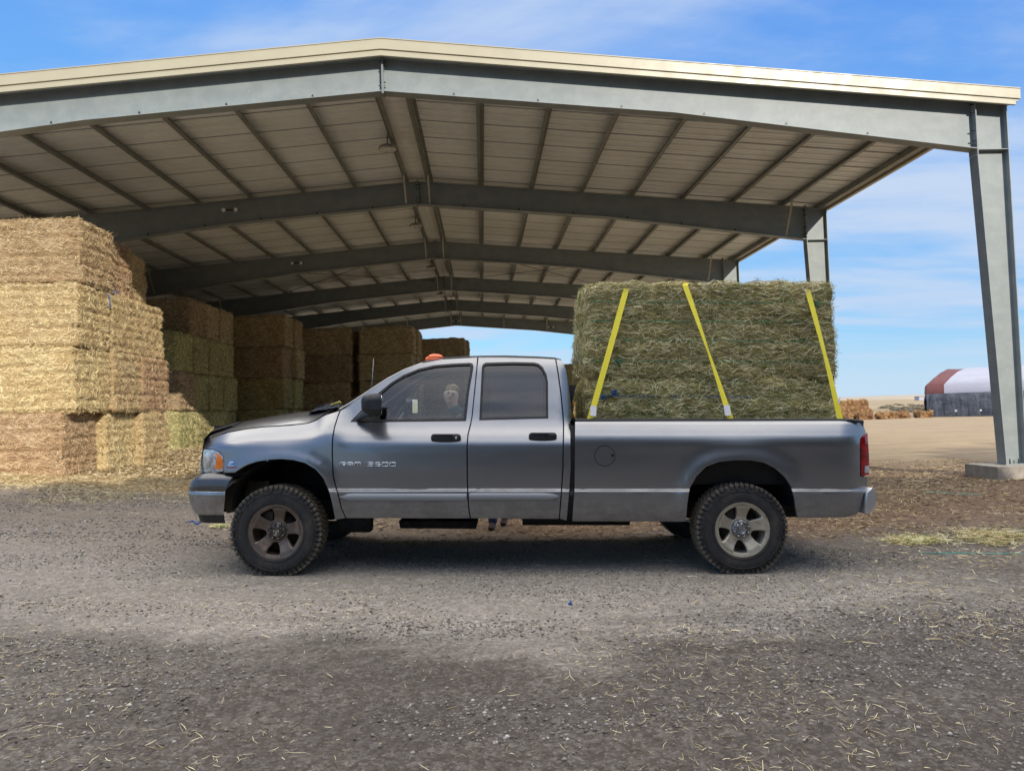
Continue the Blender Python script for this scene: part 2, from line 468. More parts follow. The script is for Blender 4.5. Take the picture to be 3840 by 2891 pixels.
HAY_LOAD = hay_mat('hay_load', srgb(120, 108, 62), srgb(208, 190, 130), srgb(252, 240, 194), accent=srgb(132, 150, 74), patch=.12, under=.5)
HAY_OLD = hay_mat('hay_old', srgb(112, 84, 56), srgb(164, 128, 88), srgb(196, 160, 114))

def bale_mesh(name, L, D, H, nst, slen, swid, seed, strings=6, res=.07, wild=1.0, lump=.045, row_amp=.055, rnd=.10):
    """big square bale, origin at the centre of its underside; long axis x; strings run round the long faces"""
    rng = np.random.RandomState(seed)
    bm = bmesh.new(); bmesh.ops.create_cube(bm, size=1)
    for v in bm.verts: v.co = Vector((v.co.x*L, v.co.y*D, v.co.z*H))
    bmesh.ops.bevel(bm, geom=bm.edges[:], offset=rnd, segments=3, affect='EDGES', profile=.55)
    for ax, half in ((0, L/2), (1, D/2), (2, H/2)):
        k = int(2*half/res)
        for i in range(1, k):
            no = [0, 0, 0]; no[ax] = 1; co = [0, 0, 0]; co[ax] = -half+2*half*i/k
            bmesh.ops.bisect_plane(bm, geom=bm.verts[:]+bm.edges[:]+bm.faces[:], plane_co=co, plane_no=no)
    bmesh.ops.triangulate(bm, faces=bm.faces[:])
    bm.normal_update()
    co = np.array([v.co for v in bm.verts]); no = np.array([v.normal for v in bm.verts])
    n = fbm(co*2.3+seed*7.7, 3)*lump*1.5+fbm(co*9+seed, 3)*lump*.9
    side = (np.abs(no[:, 1]) > .5)
    # rows between the strings on the long faces, flakes on the ends
    ph = (co[:, 2]/H+.5)*strings+fbm(co*[.8, .8, 0]+seed, 2)*.35
    row = np.abs(np.sin(np.pi*ph))**.6
    n = n+np.where(np.abs(no[:, 2]) < .5, (row-.75)*row_amp*wild, 0)
    co = co+no*n[:, None]
    for v, c in zip(bm.verts, co): v.co = c
    bm.normal_update()
    F = np.array([[v.index for v in f.verts] for f in bm.faces]); FN = np.array([f.normal for f in bm.faces]); A = np.array([f.calc_area() for f in bm.faces])
    V = np.array([v.co for v in bm.verts]); bm.free()
    wgt = A*np.where(FN[:, 2] < -.5, .05, 1)
    fi = rng.choice(len(F), nst, p=wgt/wgt.sum())
    r1 = np.sqrt(rng.rand(nst, 1)); r2 = rng.rand(nst, 1)
    pos = V[F[fi, 0]]*(1-r1)+V[F[fi, 1]]*r1*(1-r2)+V[F[fi, 2]]*r1*r2
    nor = FN[fi]
    dirs = rng.normal(size=(nst, 3)); 
    longf = np.abs(nor[:, 1]) > .5
    dirs[:, 2] *= np.where(longf, .45, .8); dirs[:, 0] *= np.where(longf, 1.5, 1)
    ln = slen*rng.uniform(.45, 1.5, nst); wd = swid*rng.uniform(.6, 1.3, nst)
    lift = rng.uniform(-.008, .022, nst)*wild
    sc, sf_, st = ribbons(pos, nor, dirs, ln, wd, lift, .22, rng, name, None)
    # triangles of the base become quads with a repeated last corner -> use separate polygon kinds
    nb = len(V)
    allc = np.concatenate([V, sc]); allc[:, 2] += H/2
    me = bpy.data.meshes.new(name)
    tri = F; quad = sf_+nb
    lt = np.concatenate([np.full(len(tri), 3), np.full(len(quad), 4)]).astype(np.int32)
    ls = np.concatenate([[0], np.cumsum(lt)[:-1]]).astype(np.int32)
    li = np.concatenate([tri.ravel(), quad.ravel()]).astype(np.int32)
    me.vertices.add(len(allc)); me.vertices.foreach_set('co', allc.astype(np.float32).ravel())
    me.loops.add(len(li)); me.loops.foreach_set('vertex_index', li)
    me.polygons.add(len(lt)); me.polygons.foreach_set('loop_start', ls); me.polygons.foreach_set('loop_total', lt)
    me.update(calc_edges=True)
    a = me.attributes.new('tint', 'FLOAT', 'POINT'); a.data.foreach_set('value', np.concatenate([np.full(nb, .3), st]).astype(np.float32))
    a = me.attributes.new('base', 'FLOAT', 'POINT'); a.data.foreach_set('value', np.concatenate([np.ones(nb), np.zeros(len(st))]).astype(np.float32))
    me.materials.append(HAY_TAN)
    return me
BL, BD, BH = 2.46, 1.24, 1.235
NEAR_BALES = [bale_mesh('near_bale%d' % i, BL, BD, BH, 26000, .10, .0062, 11+i, strings=7, row_amp=.062, lump=.034, rnd=.07) for i in range(3)]
FAR_BALES = [bale_mesh('far_bale%d' % i, BL-.04, BD-.04, BH-.015, 9000, .12, .011, 31+i, strings=6, res=.1, lump=.045, rnd=.07) for i in range(2)]
def put_bale(me, loc, rz, mat, label, group, tilt=0, name='hay_bale'):
    o = link(name, me)
    o.location = loc; o.rotation_euler = (tilt, tilt*.6, rz)
    o.material_slots[0].link = 'OBJECT'; o.material_slots[0].material = mat
    tag(o, label, 'hay bale', group)
    return o
rb = random.Random(4)
# ---- big sunlit stack at the front left, ends facing the open middle of the barn
ordn = ['bottom', 'second', 'third', 'top']
rown = ['front row, nearest the camera', 'middle row', 'back row beside the dark green stack']
Z0 = .44
edge = [[-7.95, -7.80, -7.62], [-7.72, -7.62, -7.60], [-7.66, -7.66, -7.74], [-7.62, -7.86, -8.12]]
for r in range(3):
    for k in range(4):
        x1 = edge[k][r]
        put_bale(NEAR_BALES[(r+k*2) % 3], (x1-BL/2, 14.2+r*1.245+rb.uniform(-.03, .03)+(.04 if k == 3 else 0), Z0+k*BH), rb.choice([0, math.pi])+rb.uniform(-.012, .012),
                 HAY_TAN if (r*2+k) % 5 else HAY_WARM,
                 'tan bale, %s layer, %s row of the tall sunlit stack at left' % (ordn[k], ['front', 'middle', 'back'][r]),
                 'bales of the tall sunlit stack')
for k in range(4):
    put_bale(NEAR_BALES[k % 3], (-7.72-BL*1.5-.03, 14.24, Z0+k*BH), math.pi*(k % 2), HAY_TAN,
             'tan hay bale cut by the left picture edge, %s layer of the front row' % ordn[k], 'bales of the tall sunlit stack')
# ---- stack B: ends facing the middle, dark green lower layers
for r, y in enumerate((22.4, 23.65, 24.9, 26.15)):
    for k in range(4):
        if r == 0 and k == 3: continue
        m = [HAY_GREEN, HAY_GREEN, HAY_GREEN, HAY_BROWN][k]
        if r == 0 and k in (0, 1): m = HAY_BROWN if k == 1 else HAY_GREEN
        put_bale(FAR_BALES[(r+k) % 2], (-9.25-BL/2-(.1 if k == 3 else 0)+rb.uniform(-.07, .07), y, .5+k*BH), math.pi*((r+k) % 2)+rb.uniform(-.02, .02), m,
                 '%s bale, %s layer, %s row, in the green stack behind the sunlit one' % ('brown' if m is HAY_BROWN else 'green', ordn[k], ['first', 'second', 'third', 'fourth'][r]),
                 'bales of the green stack with the lit foot')
# ---- stacks C, D, E, F and G with their long faces to the camera
def front_stack(x0, y, z0, n, rows, mats, what, group, dx=None):
    for r in range(rows):
        for k in range(n):
            o = (dx or {}).get(k, 0)
            put_bale(FAR_BALES[(r+k) % 2], (x0+BL/2+o+rb.uniform(-.05, .05)+(.12 if r else 0), y+BD/2+r*1.26, z0+k*BH), math.pi*((r*3+k) % 2)+rb.uniform(-.025, .025), mats[k % len(mats)],
                     '%s bale, %s layer, %s row, %s' % ('brown' if mats[k % len(mats)] is HAY_BROWN else 'green', ordn[k], ['front', 'second', 'third'][r], what), group)
front_stack(-10.15, 27.7, .55, 4, 2, [HAY_GREEN, HAY_GREEN, HAY_BROWN, HAY_BROWN], 'in the stack seen just above the truck hood', 'bales of the stack above the hood', {0: -.2})
front_stack(-8.35, 32.0, .5, 4, 2, [HAY_BROWN], 'in the stack left of the dark gap', 'bales of the stack left of the dark gap', {0: .1, 1: -.1})
front_stack(-5.55, 32.0, .5, 4, 3, [HAY_BROWN], 'in the stack right of the dark gap', 'bales of the stack right of the dark gap')
front_stack(-3.3, 37.2, .45, 4, 2, [HAY_BROWN], 'in the stack against the sky above the orange lamps', 'bales of the far stack against the sky')
front_stack(3.5, 36.6, .1, 3, 1, [HAY_GREEN], 'in the far stack between the cab and the load', 'bales of the stack behind the cab')

# ================================================================ BARN
XR, YF, BS, HW = -1.60, 12.325, 6.72, 11.31
SL = (7.74-6.775)/HW
M_STEEL = N('primer_grey_steel')
_n = M_STEEL.noise(3, 5, .6); _n2 = M_STEEL.noise(1.2, 3, .5, M_STEEL.mapping((1, 1, 4)))
M_STEEL.set(M_STEEL.mix(M_STEEL.math('MULTIPLY', M_STEEL.rng(_n2, .35, .7), .35), M_STEEL.mix(M_STEEL.rng(_n, .35, .65), srgb(130, 138, 139), srgb(141, 148, 147)), srgb(120, 127, 127)), .5, .0, .4)
_sc = M_STEEL.rng(M_STEEL.noise(26, 2, .5, M_STEEL.mapping((1, 1, .35))), .74, .80)
_bc = M_STEEL.b.inputs['Base Color'].links[0].from_socket
M_STEEL.l(M_STEEL.mix(M_STEEL.math('MULTIPLY', _sc, .5), M_STEEL.mix(M_STEEL.math('MULTIPLY', M_STEEL.rng(M_STEEL.noise(5, 6, .7, M_STEEL.mapping((2.2, 2.2, .3))), .62, .8), .28), _bc, srgb(104, 86, 68)), srgb(205, 208, 204)), M_STEEL.b.inputs['Base Color'])
M_STEEL = M_STEEL.m
M_PURLIN = simple('galvanised_purlin', srgb(128, 130, 124)[:3], .5, .25, .12, 3)
M_TRIM = simple('cream_trim', srgb(172, 165, 142)[:3], .4, 0, .03, 1.5)
M_BRACE = simple('pale_brace', srgb(176, 172, 156)[:3], .5, 0, .06, 6)
M_CONC = simple('concrete', srgb(150, 143, 132)[:3], .9, 0, .2, 9, bump=.01)
mr = N('roof_sheet')
px_, py_, pz_ = mr.sep(mr.tc.outputs['Object'])
mr.set(mr.mix(mr.rng(mr.noise(1.1, 4, .6), .3, .7), srgb(232, 235, 234), srgb(222, 225, 222)), .34, 0, .45)
M_ROOF = mr.m
M_LINE = simple('lap_seam', srgb(40, 38, 34)[:3], .8)
M_BOLT = simple('bolt_steel', srgb(70, 70, 70)[:3], .5, .6)
M_WALL = simple('white_wall_sheet', srgb(196, 196, 190)[:3], .5, 0, .06, 2)
barn = tag(empty('hay_barn', (XR, YF, 0)), 'open steel hay barn with cream roof trim, grey frames and hay stacks inside', 'barn')
def topz(u): return 7.74-SL*abs(u)          # top of rafter, u = distance from the ridge
def local(o): o.parent = barn; return o
FW, FT = .11, .014                           # half flange width, flange thickness
def frame(i):
    y = i*BS
    fr = tag(empty('rigid_frame', (0, y, 0))); fr.parent = barn
    for s in (1, -1):
        # rafter: web plate + two flanges
        b = MB()
        K = (5.16, 6.69); E = (HW-.60, 5.95)
        web = [(0, 7.14+.01), (K[0], K[1]), (E[0], E[1]), (E[0], topz(E[0])), (0, topz(0))]
        b.prism([(s*u, v) for u, v in web], -.005, .005)
        def flange(p, q, up):
            p = Vector((s*p[0], 0, p[1])); q = Vector((s*q[0], 0, q[1])); d = (q-p).normalized(); nn = Vector((-d.z, 0, d.x))
            if nn.z < 0: nn = -nn
            o_ = nn*(FT if up else -FT)
            bm = b.bm
            vs = [bm.verts.new(v+Vector((0, yy_, 0))) for yy_ in (-FW, FW) for v in (p, q, q+o_, p+o_)]
            for f in ((0, 1, 2, 3), (7, 6, 5, 4), (0, 4, 5, 1), (1, 5, 6, 2), (2, 6, 7, 3), (3, 7, 4, 0)): bm.faces.new([vs[j] for j in f])
        flange((0.02, topz(0)), (E[0], topz(E[0])), True)
        flange((0.02, 7.14), K, False); flange((K[0]+.002, K[1]), E, False)
        # ridge end plate and knee end plate
        b.box((s*.002 if s > 0 else -.016, -FW, 7.09), (s*.016 if s > 0 else -.002, FW, topz(0)+.05))
        b.done('rafter', M_STEEL, fr)
        c = MB()
        xo, xi = HW, HW-.60; xb = HW-.385
        zk = 5.93; zt = topz(HW)
        c.prism([(s*(xi+.016), zk), (s*(xo-FT), zk), (s*(xo-FT), zt), (s*(xi+.016), topz(xi))], -.005, .005)     # knee panel
        c.prism([(s*(xi+.01), zk-.012), (s*(xo-FT), zk-.012), (s*(xo-FT), .215), (s*(xb+FT), .215)], -.005, .005)
        c.prism([(s*xo, .2), (s*(xo-FT), .2), (s*(xo-FT), zt), (s*xo, zt)], -FW, FW)                             # outer flange
        c.prism([(s*xi, zk-.10), (s*(xi+FT), zk-.10), (s*(xb+FT), .215), (s*xb, .215)], -FW, FW)                 # inner flange
        c.prism([(s*(xi+.001), zk-.09), (s*(xi+.018), zk-.09), (s*(xi+.018), topz(xi)+.07), (s*(xi+.001), topz(xi)+.07)], -FW-.004, FW+.004)
        c.prism([(s*(xi+.018), zk-.012), (s*(xo-FT-.001), zk-.012), (s*(xo-FT-.001), zk), (s*(xi+.018), zk)], -FW+.002, FW-.002)
        c.box((min(s*(xb-.03), s*(xo+.02)), -.14, .2), (max(s*(xb-.03), s*(xo+.02)), .14, .216))                 # base plate
        c.prism([(s*(xi+.018), topz(xi)), (s*(xo), zt), (s*xo, zt+FT), (s*(xi+.018), topz(xi)+FT)], -FW, FW)
        c.done('column', M_STEEL, fr)
        if i < 2:
            def bolt(q0, q1, r_):
                bt = MB(); bt.tube([q0, q1], r_, 6); bt.done('bolt', M_BOLT, fr)
            if s > 0:
                for zz in (6.02, 6.1, 6.28, 6.62, topz(xi)-.07): bolt((s*(xi-.06), -.07, zz), (s*(xi+.05), -.07, zz), .013)
                for zz in (7.2, 7.3, 7.55, 7.66): bolt((-.05, -.07, zz), (.05, -.07, zz), .012)
                for xx_ in (xb+.09, xo-.13): bolt((s*xx_, -.08, .21), (s*xx_, -.08, .30), .012)
            for u in (1.2, 2.7, 4.2, 5.7, 7.2, 8.7):                         # little clip tabs on the bottom flange
                zb = 7.14-(7.14-6.69)/5.16*u if u < 5.16 else 6.69-(u-5.16)/(E[0]-5.16)*(6.69-5.95)
                bt = MB(); bt.prism([(s*u, zb), (s*(u+.06), zb-.003), (s*(u+.06), zb+.07), (s*(u+.04), zb+.09)], -.02, -.012); bt.done('clip_tab', M_BOLT, fr)
        fo = MB()
        zf = -.25
        a_, b_ = sorted((s*(xb-.40), s*(xo+.25)))
        fo.box((a_, -.42, zf), (b_, .42, .2)); fo.bevel(.012, 2)
        fo.done('footing', M_CONC, fr)
    return fr
for i in range(6): frame(i)
YB0, YB1 = -.22, 5*BS+.4          # roof sheet from rake to rake in barn space
PH = .15
pur_u = [.32+1.40*k for k in range(8)]
for s in (1, -1):
    for u in pur_u:
        b = MB(); z = topz(u)+FT+.002
        x = s*u; dirn = s
        # Z section
        b.box((x-.003, YB0+.02, z), (x+.003, YB1-.02, z+PH-.006))
        b.box((min(x+.003, x+.003+dirn*-.085), YB0+.02, z), (max(x+.003, x+.003+dirn*-.085), YB1-.02, z+.006))
        b.box((min(x, x+dirn*.085), YB0+.02, z+PH-.012), (max(x, x+dirn*.085), YB1-.02, z+PH-.0065))
        b.done('purlin', M_PURLIN, barn)
    # eave strut and gutter
    b = MB(); x = s*(HW-.06); z = topz(HW-.1)
    b.box((min(x, x-s*.16), YB0+.03, z+.01), (max(x, x-s*.16), YB1-.02, z+PH-.03))
    b.done('eave_strut', M_PURLIN, barn)
    b = MB()
    x0_, x1_ = sorted((s*(HW+.005), s*(HW+.10)))
    b.box((x0_, YB0+.03, z-.03), (x1_, YB1, z+.135)); b.bevel(.01, 1)
    b.done('eave_gutter', M_TRIM, barn)
    # ribbed sheet
    prof = []; y = YB0
    while y < YB1:
        prof += [(y, 0), (y+.10, 0), (y+.108, .014), (y+.125, .014), (y+.133, 0), (y+.20, 0), (y+.208, .014), (y+.225, .014), (y+.233, 0), (y+.26, 0), (y+.272, .046), (y+.30, .046)]
        y += .3175
    prof = [p for p in prof if p[0] <= YB1]
    b = MB(); rows = []
    for u in (0.0, HW/2, HW+.10):
        rows.append([(s*u, p[0], topz(u)+FT+PH+p[1]) for p in prof])
    b.grid(rows, smooth=False)
    so = b.done('roof_panel', M_ROOF, barn, recalc=False)
    b = MB()
    for k in range(int((YB1-YB0)/.9525)):
        yl = YB0+.245+k*.9525
        b.bar((s*.2, yl, topz(.2)+FT+PH-.004), (s*(HW), yl, topz(HW)+FT+PH-.004), .014, .004)
    b.done('lap_seams', M_LINE, so)
    # rake trim front and back
    for yb, sg in ((YB0, -1), (YB1, 1)):
        b = MB()
        def strip(y0, y1, z0, z1, e=0):
            Z = lambda u: 7.74-.0892*u
            vs = []
            for u in (0, HW+.11+e):
                for (yy_, zz_) in ((y0, z0), (y1, z0), (y1, z1), (y0, z1)): vs.append(b.bm.verts.new((s*u, yb+sg*yy_, Z(u)+zz_)))
            for f in ((0, 1, 2, 3), (7, 6, 5, 4), (0, 4, 5, 1), (1, 5, 6, 2), (2, 6, 7, 3), (3, 7, 4, 0)): b.bm.faces.new([vs[j] for j in f])
        strip(.0, .05, .06, .24, .03)            # main face
        strip(-.06, .06, .2405, .255, .035)          # top cap
        strip(-.01, .025, .012, .058)
        strip(-.005, .045, -.055, .011, -.06)
        b.done('rake_trim', M_TRIM, barn)
# ridge cap underside (wrinkled strip)
b = MB(); rr = []
for k in range(int((YB1-YB0)/.16)):
    y = YB0+k*.16; w_ = .012*(k % 2)
    rr.append([(-.33, y, topz(.33)+FT+PH-.03-w_), (-.10, y, topz(.1)+FT+PH-.028-w_), (0, y, topz(0)+FT+PH-.045-w_*1.5), (.10, y, topz(.1)+FT+PH-.028-w_), (.33, y, topz(.33)+FT+PH-.03-w_)])
b.grid(rr, smooth=False); b.done('ridge_closure', M_ROOF, barn, recalc=False)
# flange braces
b0 = None
for i in range(1, 6):
    for (u, s) in ((.32, -1), (.32, 1), (10.12, 1), (10.12, -1))+(((3.12, 1), (5.92, 1), (3.12, -1)) if i == 5 else ()):
        b = MB(); y = i*BS
        zb = 7.14-.087*u if u < 5.16 else 6.69-(u-5.16)/(HW-.6-5.16)*.74
        du = min(u, HW-.95)
        zb = 7.14-.087*du if du < 5.16 else 6.69-(du-5.16)/(HW-.6-5.16)*.74
        b.bar((s*u, y-.62, topz(u)+.03), (s*(du-.0), y-.13, zb+.03), .045, .045)
        b.done('flange_brace', M_BRACE, barn)
# rod bracing in the third bay and the left wall
for a_, c_ in (((-8, 2*BS, topz(8)-.1), (-.5, 3*BS, topz(.5)-.1)), ((-8, 3*BS, topz(8)-.1), (-.5, 2*BS, topz(.5)-.1)), ((8, 2*BS, topz(8)-.1), (.5, 3*BS, topz(.5)-.1)), ((8, 3*BS, topz(8)-.1), (.5, 2*BS, topz(.5)-.1))):
    b = MB(); b.tube([a_, c_], .012, 6); b.done('brace_rod', M_BOLT, barn)
b = MB(); rows = [[], []]
y = BS*1.0; 
while y < YB1:
    for dy, dx in ((0, 0), (.13, 0), (.15, .03), (.19, .03), (.21, 0)):
        for r_, zz in zip(rows, (-.1, topz(HW)+.05)): r_.append((-(HW+.06)-dx, y+dy, zz))
    y += .3
b.grid(rows, smooth=False); b.done('wall_panel', M_WALL, barn, recalc=False)

# high bay lamps under the ridge, each hung from the roof
M_LAMP = simple('lamp_housing', srgb(150, 150, 145)[:3], .45, .4); M_LENS = simple('lamp_lens', srgb(205, 205, 200)[:3], .3)
def lamp_thing():
    t = empty('high_bay_lamp')
    b = MB(); b.lathe([(.0, .10), (.06, .10), (.08, .06), (.19, .04), (.205, .0), (.2, -.03), (.19, -.03)], (0, 0, 0), 24); h = b.done('housing', M_LAMP, t)
    for v in h.data.vertices: v.co = Vector((v.co.x, v.co.z, v.co.y))
    b = MB(); b.lathe([(.0, -.028), (.06, -.028), (.065, -.02), (.11, -.02), (.115, -.03), (.189, -.028)], (0, 0, 0), 24); h = b.done('lens', M_LENS, t)
    for v in h.data.vertices: v.co = Vector((v.co.x, v.co.z, v.co.y))
    b = MB(); b.tube([(0, 0, .1), (0, 0, .34)], .012, 6); b.done('hanger', M_BOLT, t)
    return t
lam = lamp_thing()
ln = ['in the nearest bay, largest of the row', 'in the second bay', 'in the third bay', 'in the fourth bay', 'in the farthest bay']
for i in range(5):
    if i == 0: t = lam
    else:
        t = lam.copy(); COL.objects.link(t)
        for ch in list(lam.children):
            c = ch.copy(); COL.objects.link(c); c.parent = t
    t.location = (XR-.42, YF+BS*(i+.55), 7.58-.03)
    tag(t, 'round grey lamp under the barn ridge, '+ln[i], 'lamp', 'lamps hanging under the ridge')
# twin floodlights on rafters
M_WHITE = simple('white_plastic', srgb(225, 225, 225)[:3], .4)
def flood(loc, label):
    t = empty('twin_floodlight', loc)
    for s in (-1, 1):
        b = MB(); b.tube([(s*.16, -.02, 0), (s*.16, -.12, -.03)], [.03, .055], 10); b.done('lamp_head', M_WHITE, t)
    b = MB(); b.box((-.2, -.02, -.02), (.2, .0, .02)); b.done('bracket', M_BOLT, t)
    tag(t, label, 'floodlight', 'twin floodlights on the rafters')
flood((XR, YF+5*BS-.12, 7.42), 'small twin floodlight at the ridge of the farthest rafter')
flood((XR-6.2, YF+5*BS-.12, 6.85), 'small twin floodlight on the left half of the farthest rafter')
flood((XR+6.2, YF+5*BS-.12, 6.85), 'small twin floodlight on the right half of the farthest rafter')
flood((XR-5.0, YF+1*BS-.12, 7.05), 'small twin floodlight on the second rafter, above the gap beside the hay stack')
flood((XR-5.0, YF+2*BS-.12, 7.05), 'small twin floodlight on the third rafter')
# ================================================================ TREES BEHIND THE CAMERA (they throw the yard into shade)
M_LEAF = simple('dark_needles', srgb(58, 66, 42)[:3], .8, 0, .4, 3); M_BARK = simple('bark', srgb(84, 70, 56)[:3], .9, 0, .3, 6)
def tree_meshes(seed, n=4200):
    rng = np.random.RandomState(seed)
    # unit crown: height 1 from z=.08, radius r(z)
    z = rng.rand(n)**.85; a = rng.rand(n)*2*np.pi
    lob = 1+.22*np.sin(3*a+seed+z*9)+.14*np.sin(7*a+z*21)
    r = (.23*(1-z)**.38*np.minimum(1, (z+.05)*6)+.012)*lob*rng.uniform(.55, 1.05, n)**.5
    zz = .01+z*.99
    pos = np.stack([r*np.cos(a), r*np.sin(a), zz-r*.12], -1)
    d = rng.normal(size=(n, 3)); d /= np.linalg.norm(d, axis=1, keepdims=True)
    e = np.cross(d, rng.normal(size=(n, 3))); e /= np.linalg.norm(e, axis=1, keepdims=True)
    s = rng.uniform(.010, .024, (n, 1))
    co = np.stack([pos-d*s, pos+e*s*.6, pos+d*s, pos-e*s*.6], 1).reshape(-1, 3)
    f = np.arange(4*n).reshape(n, 4)
    return np_mesh('crown', co, f, M_LEAF)
crowns = [tree_meshes(3), tree_meshes(8)]
tb = MB(); tb.tube([(0, 0, -.02), (0, 0, .3), (.005, 0, .6), (0, 0, .95)], [.022, .016, .009, .002], 8)
for k in range(14):
    a = k*2.4; z = .12+k*.05
    tb.tube([(0, 0, z), (.16*math.cos(a)*(1-z), .16*math.sin(a)*(1-z), z+.02)], [.005, .001], 5)
trunk_o = tb.done('trunk', M_BARK); trunk_me = trunk_o.data; bpy.data.objects.remove(trunk_o)
def Hq(q): return float(np.interp(q, [-14, -2.1, -1.3, 0, .6, 3, 5, 8, 10, 12, 14, 15, 17, 24], [6.6, 6.6, 6.8, 7.2, 7.6, 9.0, 7.4, 6.2, 5.4, 4.0, 3.1, 3.8, 4.8, 5.2]))
rt = random.Random(9)
tn = 0
ca, sa = math.cos(SUN_AZ), math.sin(SUN_AZ)
for row in (0, 1):
    q = -15.0+row*.9
    while q < 23:
        t = 18.0+row*3.6+rt.uniform(-.4, .4)
        Ht_ = (Hq(q)+.4327*t)*rt.uniform(.97, 1.02)*(1.0 if row == 0 else .98)
        x = ca*q+sa*t; y = sa*q-ca*t
        T_ = empty('shelter_tree', (x, y, gz(x, y)-.05), rt.uniform(0, 6.28)); T_.scale = (Ht_*.66, Ht_*.66, Ht_)
        cr = link('crown', crowns[tn % 2], T_); tr = link('trunk', trunk_me, T_)
        tag(T_, 'tall dark evergreen of the shelter row behind the photographer', 'tree', 'shelter trees behind the photographer')
        q += 1.35+rt.uniform(-.25, .3); tn += 1

# ================================================================ TRUCK: frame of reference
DZ = 6.157                                   # distance of the tyre-face plane from the camera
CAMV = Vector((0, 0, CAM_H))
EY = Vector((math.sin(YAW), math.cos(YAW), 0)).normalized()
EX = (_R-EY*_R.dot(EY)).normalized(); EZ = EX.cross(EY).normalized()
def world_at(u, v, d):
    ray = _F*F_PX+_R*(u-CX)-_U*(v-CY)
    return CAMV+ray*((DZ+d)/ray.dot(EY))
ORG = world_at(1032, 2162, 0)
def T(u, v, d=0.0):
    """photo measurement (u, v) of a point that stands d behind the tyre-face plane -> truck coordinates"""
    p = world_at(u, v, d)-ORG
    return Vector((p.dot(EX), p.dot(EY), p.dot(EZ)))
YC = .985                                     # centre line of the truck
truck = empty('pickup_truck')
truck.matrix_world = Matrix(((EX.x, EY.x, EZ.x, ORG.x), (EX.y, EY.y, EZ.y, ORG.y), (EX.z, EY.z, EZ.z, ORG.z), (0, 0, 0, 1)))
tag(truck, 'dark grey crew cab pickup truck parked side-on, hay bales strapped in its bed', 'pickup truck')

# ---- paint and other materials
def paint(name, base, rough=.30, dust=True):
    m = N(name)
    fl = m.noise(900, 2, .5)
    c = m.mix(m.rng(fl, .35, .65), tuple(x*.86 for x in base[:3])+(1,), tuple(x*1.14 for x in base[:3])+(1,))
    r = rough
    if dust:
        z = m.sep(m.tc.outputs['Object'])[2]
        nn = m.noise(4, 6, .7, m.mapping((1, 1, 2.2))); n2 = m.noise(26, 5, .7)
        lowm = m.math('MULTIPLY', m.rng(z, .95, .55), m.rng(m.math('ADD', m.math('MULTIPLY', nn, .7), m.math('MULTIPLY', n2, .3)), .36, .66), clamp=True)
        dm = m.math('MULTIPLY', lowm, .78)
        streak = m.math('MULTIPLY', m.rng(m.noise(3, 5, .65, m.mapping((1.2, 1, 5))), .45, .8), .08)
        dm = m.math('ADD', dm, streak, clamp=True)
        c = m.mix(dm, c, srgb(104, 94, 80)); r = m.math('ADD', m.math('MULTIPLY', dm, .5), rough)
        m.put(m.b.inputs['Metallic'], m.math('SUBTRACT', .82, m.math('MULTIPLY', dm, .82)))
        m.put(m.b.inputs['Coat Weight'], m.math('SUBTRACT', .9, m.math('MULTIPLY', dm, .9)))
    m.set(c, r); m.b.inputs['Coat Roughness'].default_value = .04; m.b.inputs['Coat IOR'].default_value = 1.5
    m.bump(m.noise(700, 2, .5), .04, .001)
    return m.m
M_PAINT = paint('dark_grey_paint', (.245, .252, .265, 1), .30)
M_COVER = paint('bumper_paint', (.075, .077, .082, 1), .32)
M_CHROME = simple('chrome', (.62, .63, .65), .16, 1, .05, 6)
M_BLACK = simple('black_plastic', (.018, .018, .02), .45, 0, .2, 20)
M_RUBBER = simple('window_rubber', (.012, .012, .013), .6, 0, .2, 20)
M_DARK = simple('dark_underbody', (.010, .010, .010), .8, 0, .4, 8)
M_LINER = simple('wheel_well_liner', (.008, .008, .009), .85, 0, .4, 8)
M_SPLASH = simple('dusty_splash_shield', srgb(92, 84, 72)[:3], .9, 0, .25, 5)
M_INT = simple('grey_interior', srgb(146, 150, 152)[:3], .7, 0, .08, 5)
M_SEAT = simple('dark_seat_cloth', srgb(44, 46, 50)[:3], .9, 0, .15, 30)
def glass(name, tint, ior=1.5):
    m = N(name); t = m.t
    tr = m.n('ShaderNodeBsdfTransparent'); tr.inputs[0].default_value = tint
    gl = m.n('ShaderNodeBsdfGlossy'); gl.inputs['Roughness'].default_value = .0; gl.inputs[0].default_value = (1, 1, 1, 1)
    fr = m.n('ShaderNodeFresnel'); fr.inputs[0].default_value = ior
    mx = m.n('ShaderNodeMixShader'); m.l(m.math('MULTIPLY', fr.outputs[0], 1.25, clamp=True), mx.inputs[0]); m.l(tr.outputs[0], mx.inputs[1]); m.l(gl.outputs[0], mx.inputs[2])
    m.l(mx.outputs[0], m.out.inputs[0]); m.t.nodes.remove(m.b)
    return m.m
M_GLASS = glass('clear_glass', (.66, .76, .76, 1), 1.6)
M_TINT = glass('privacy_glass', (.10, .105, .115, 1), 1.6)
M_FGLASS = glass('far_glass', (.86, .92, .90, 1))

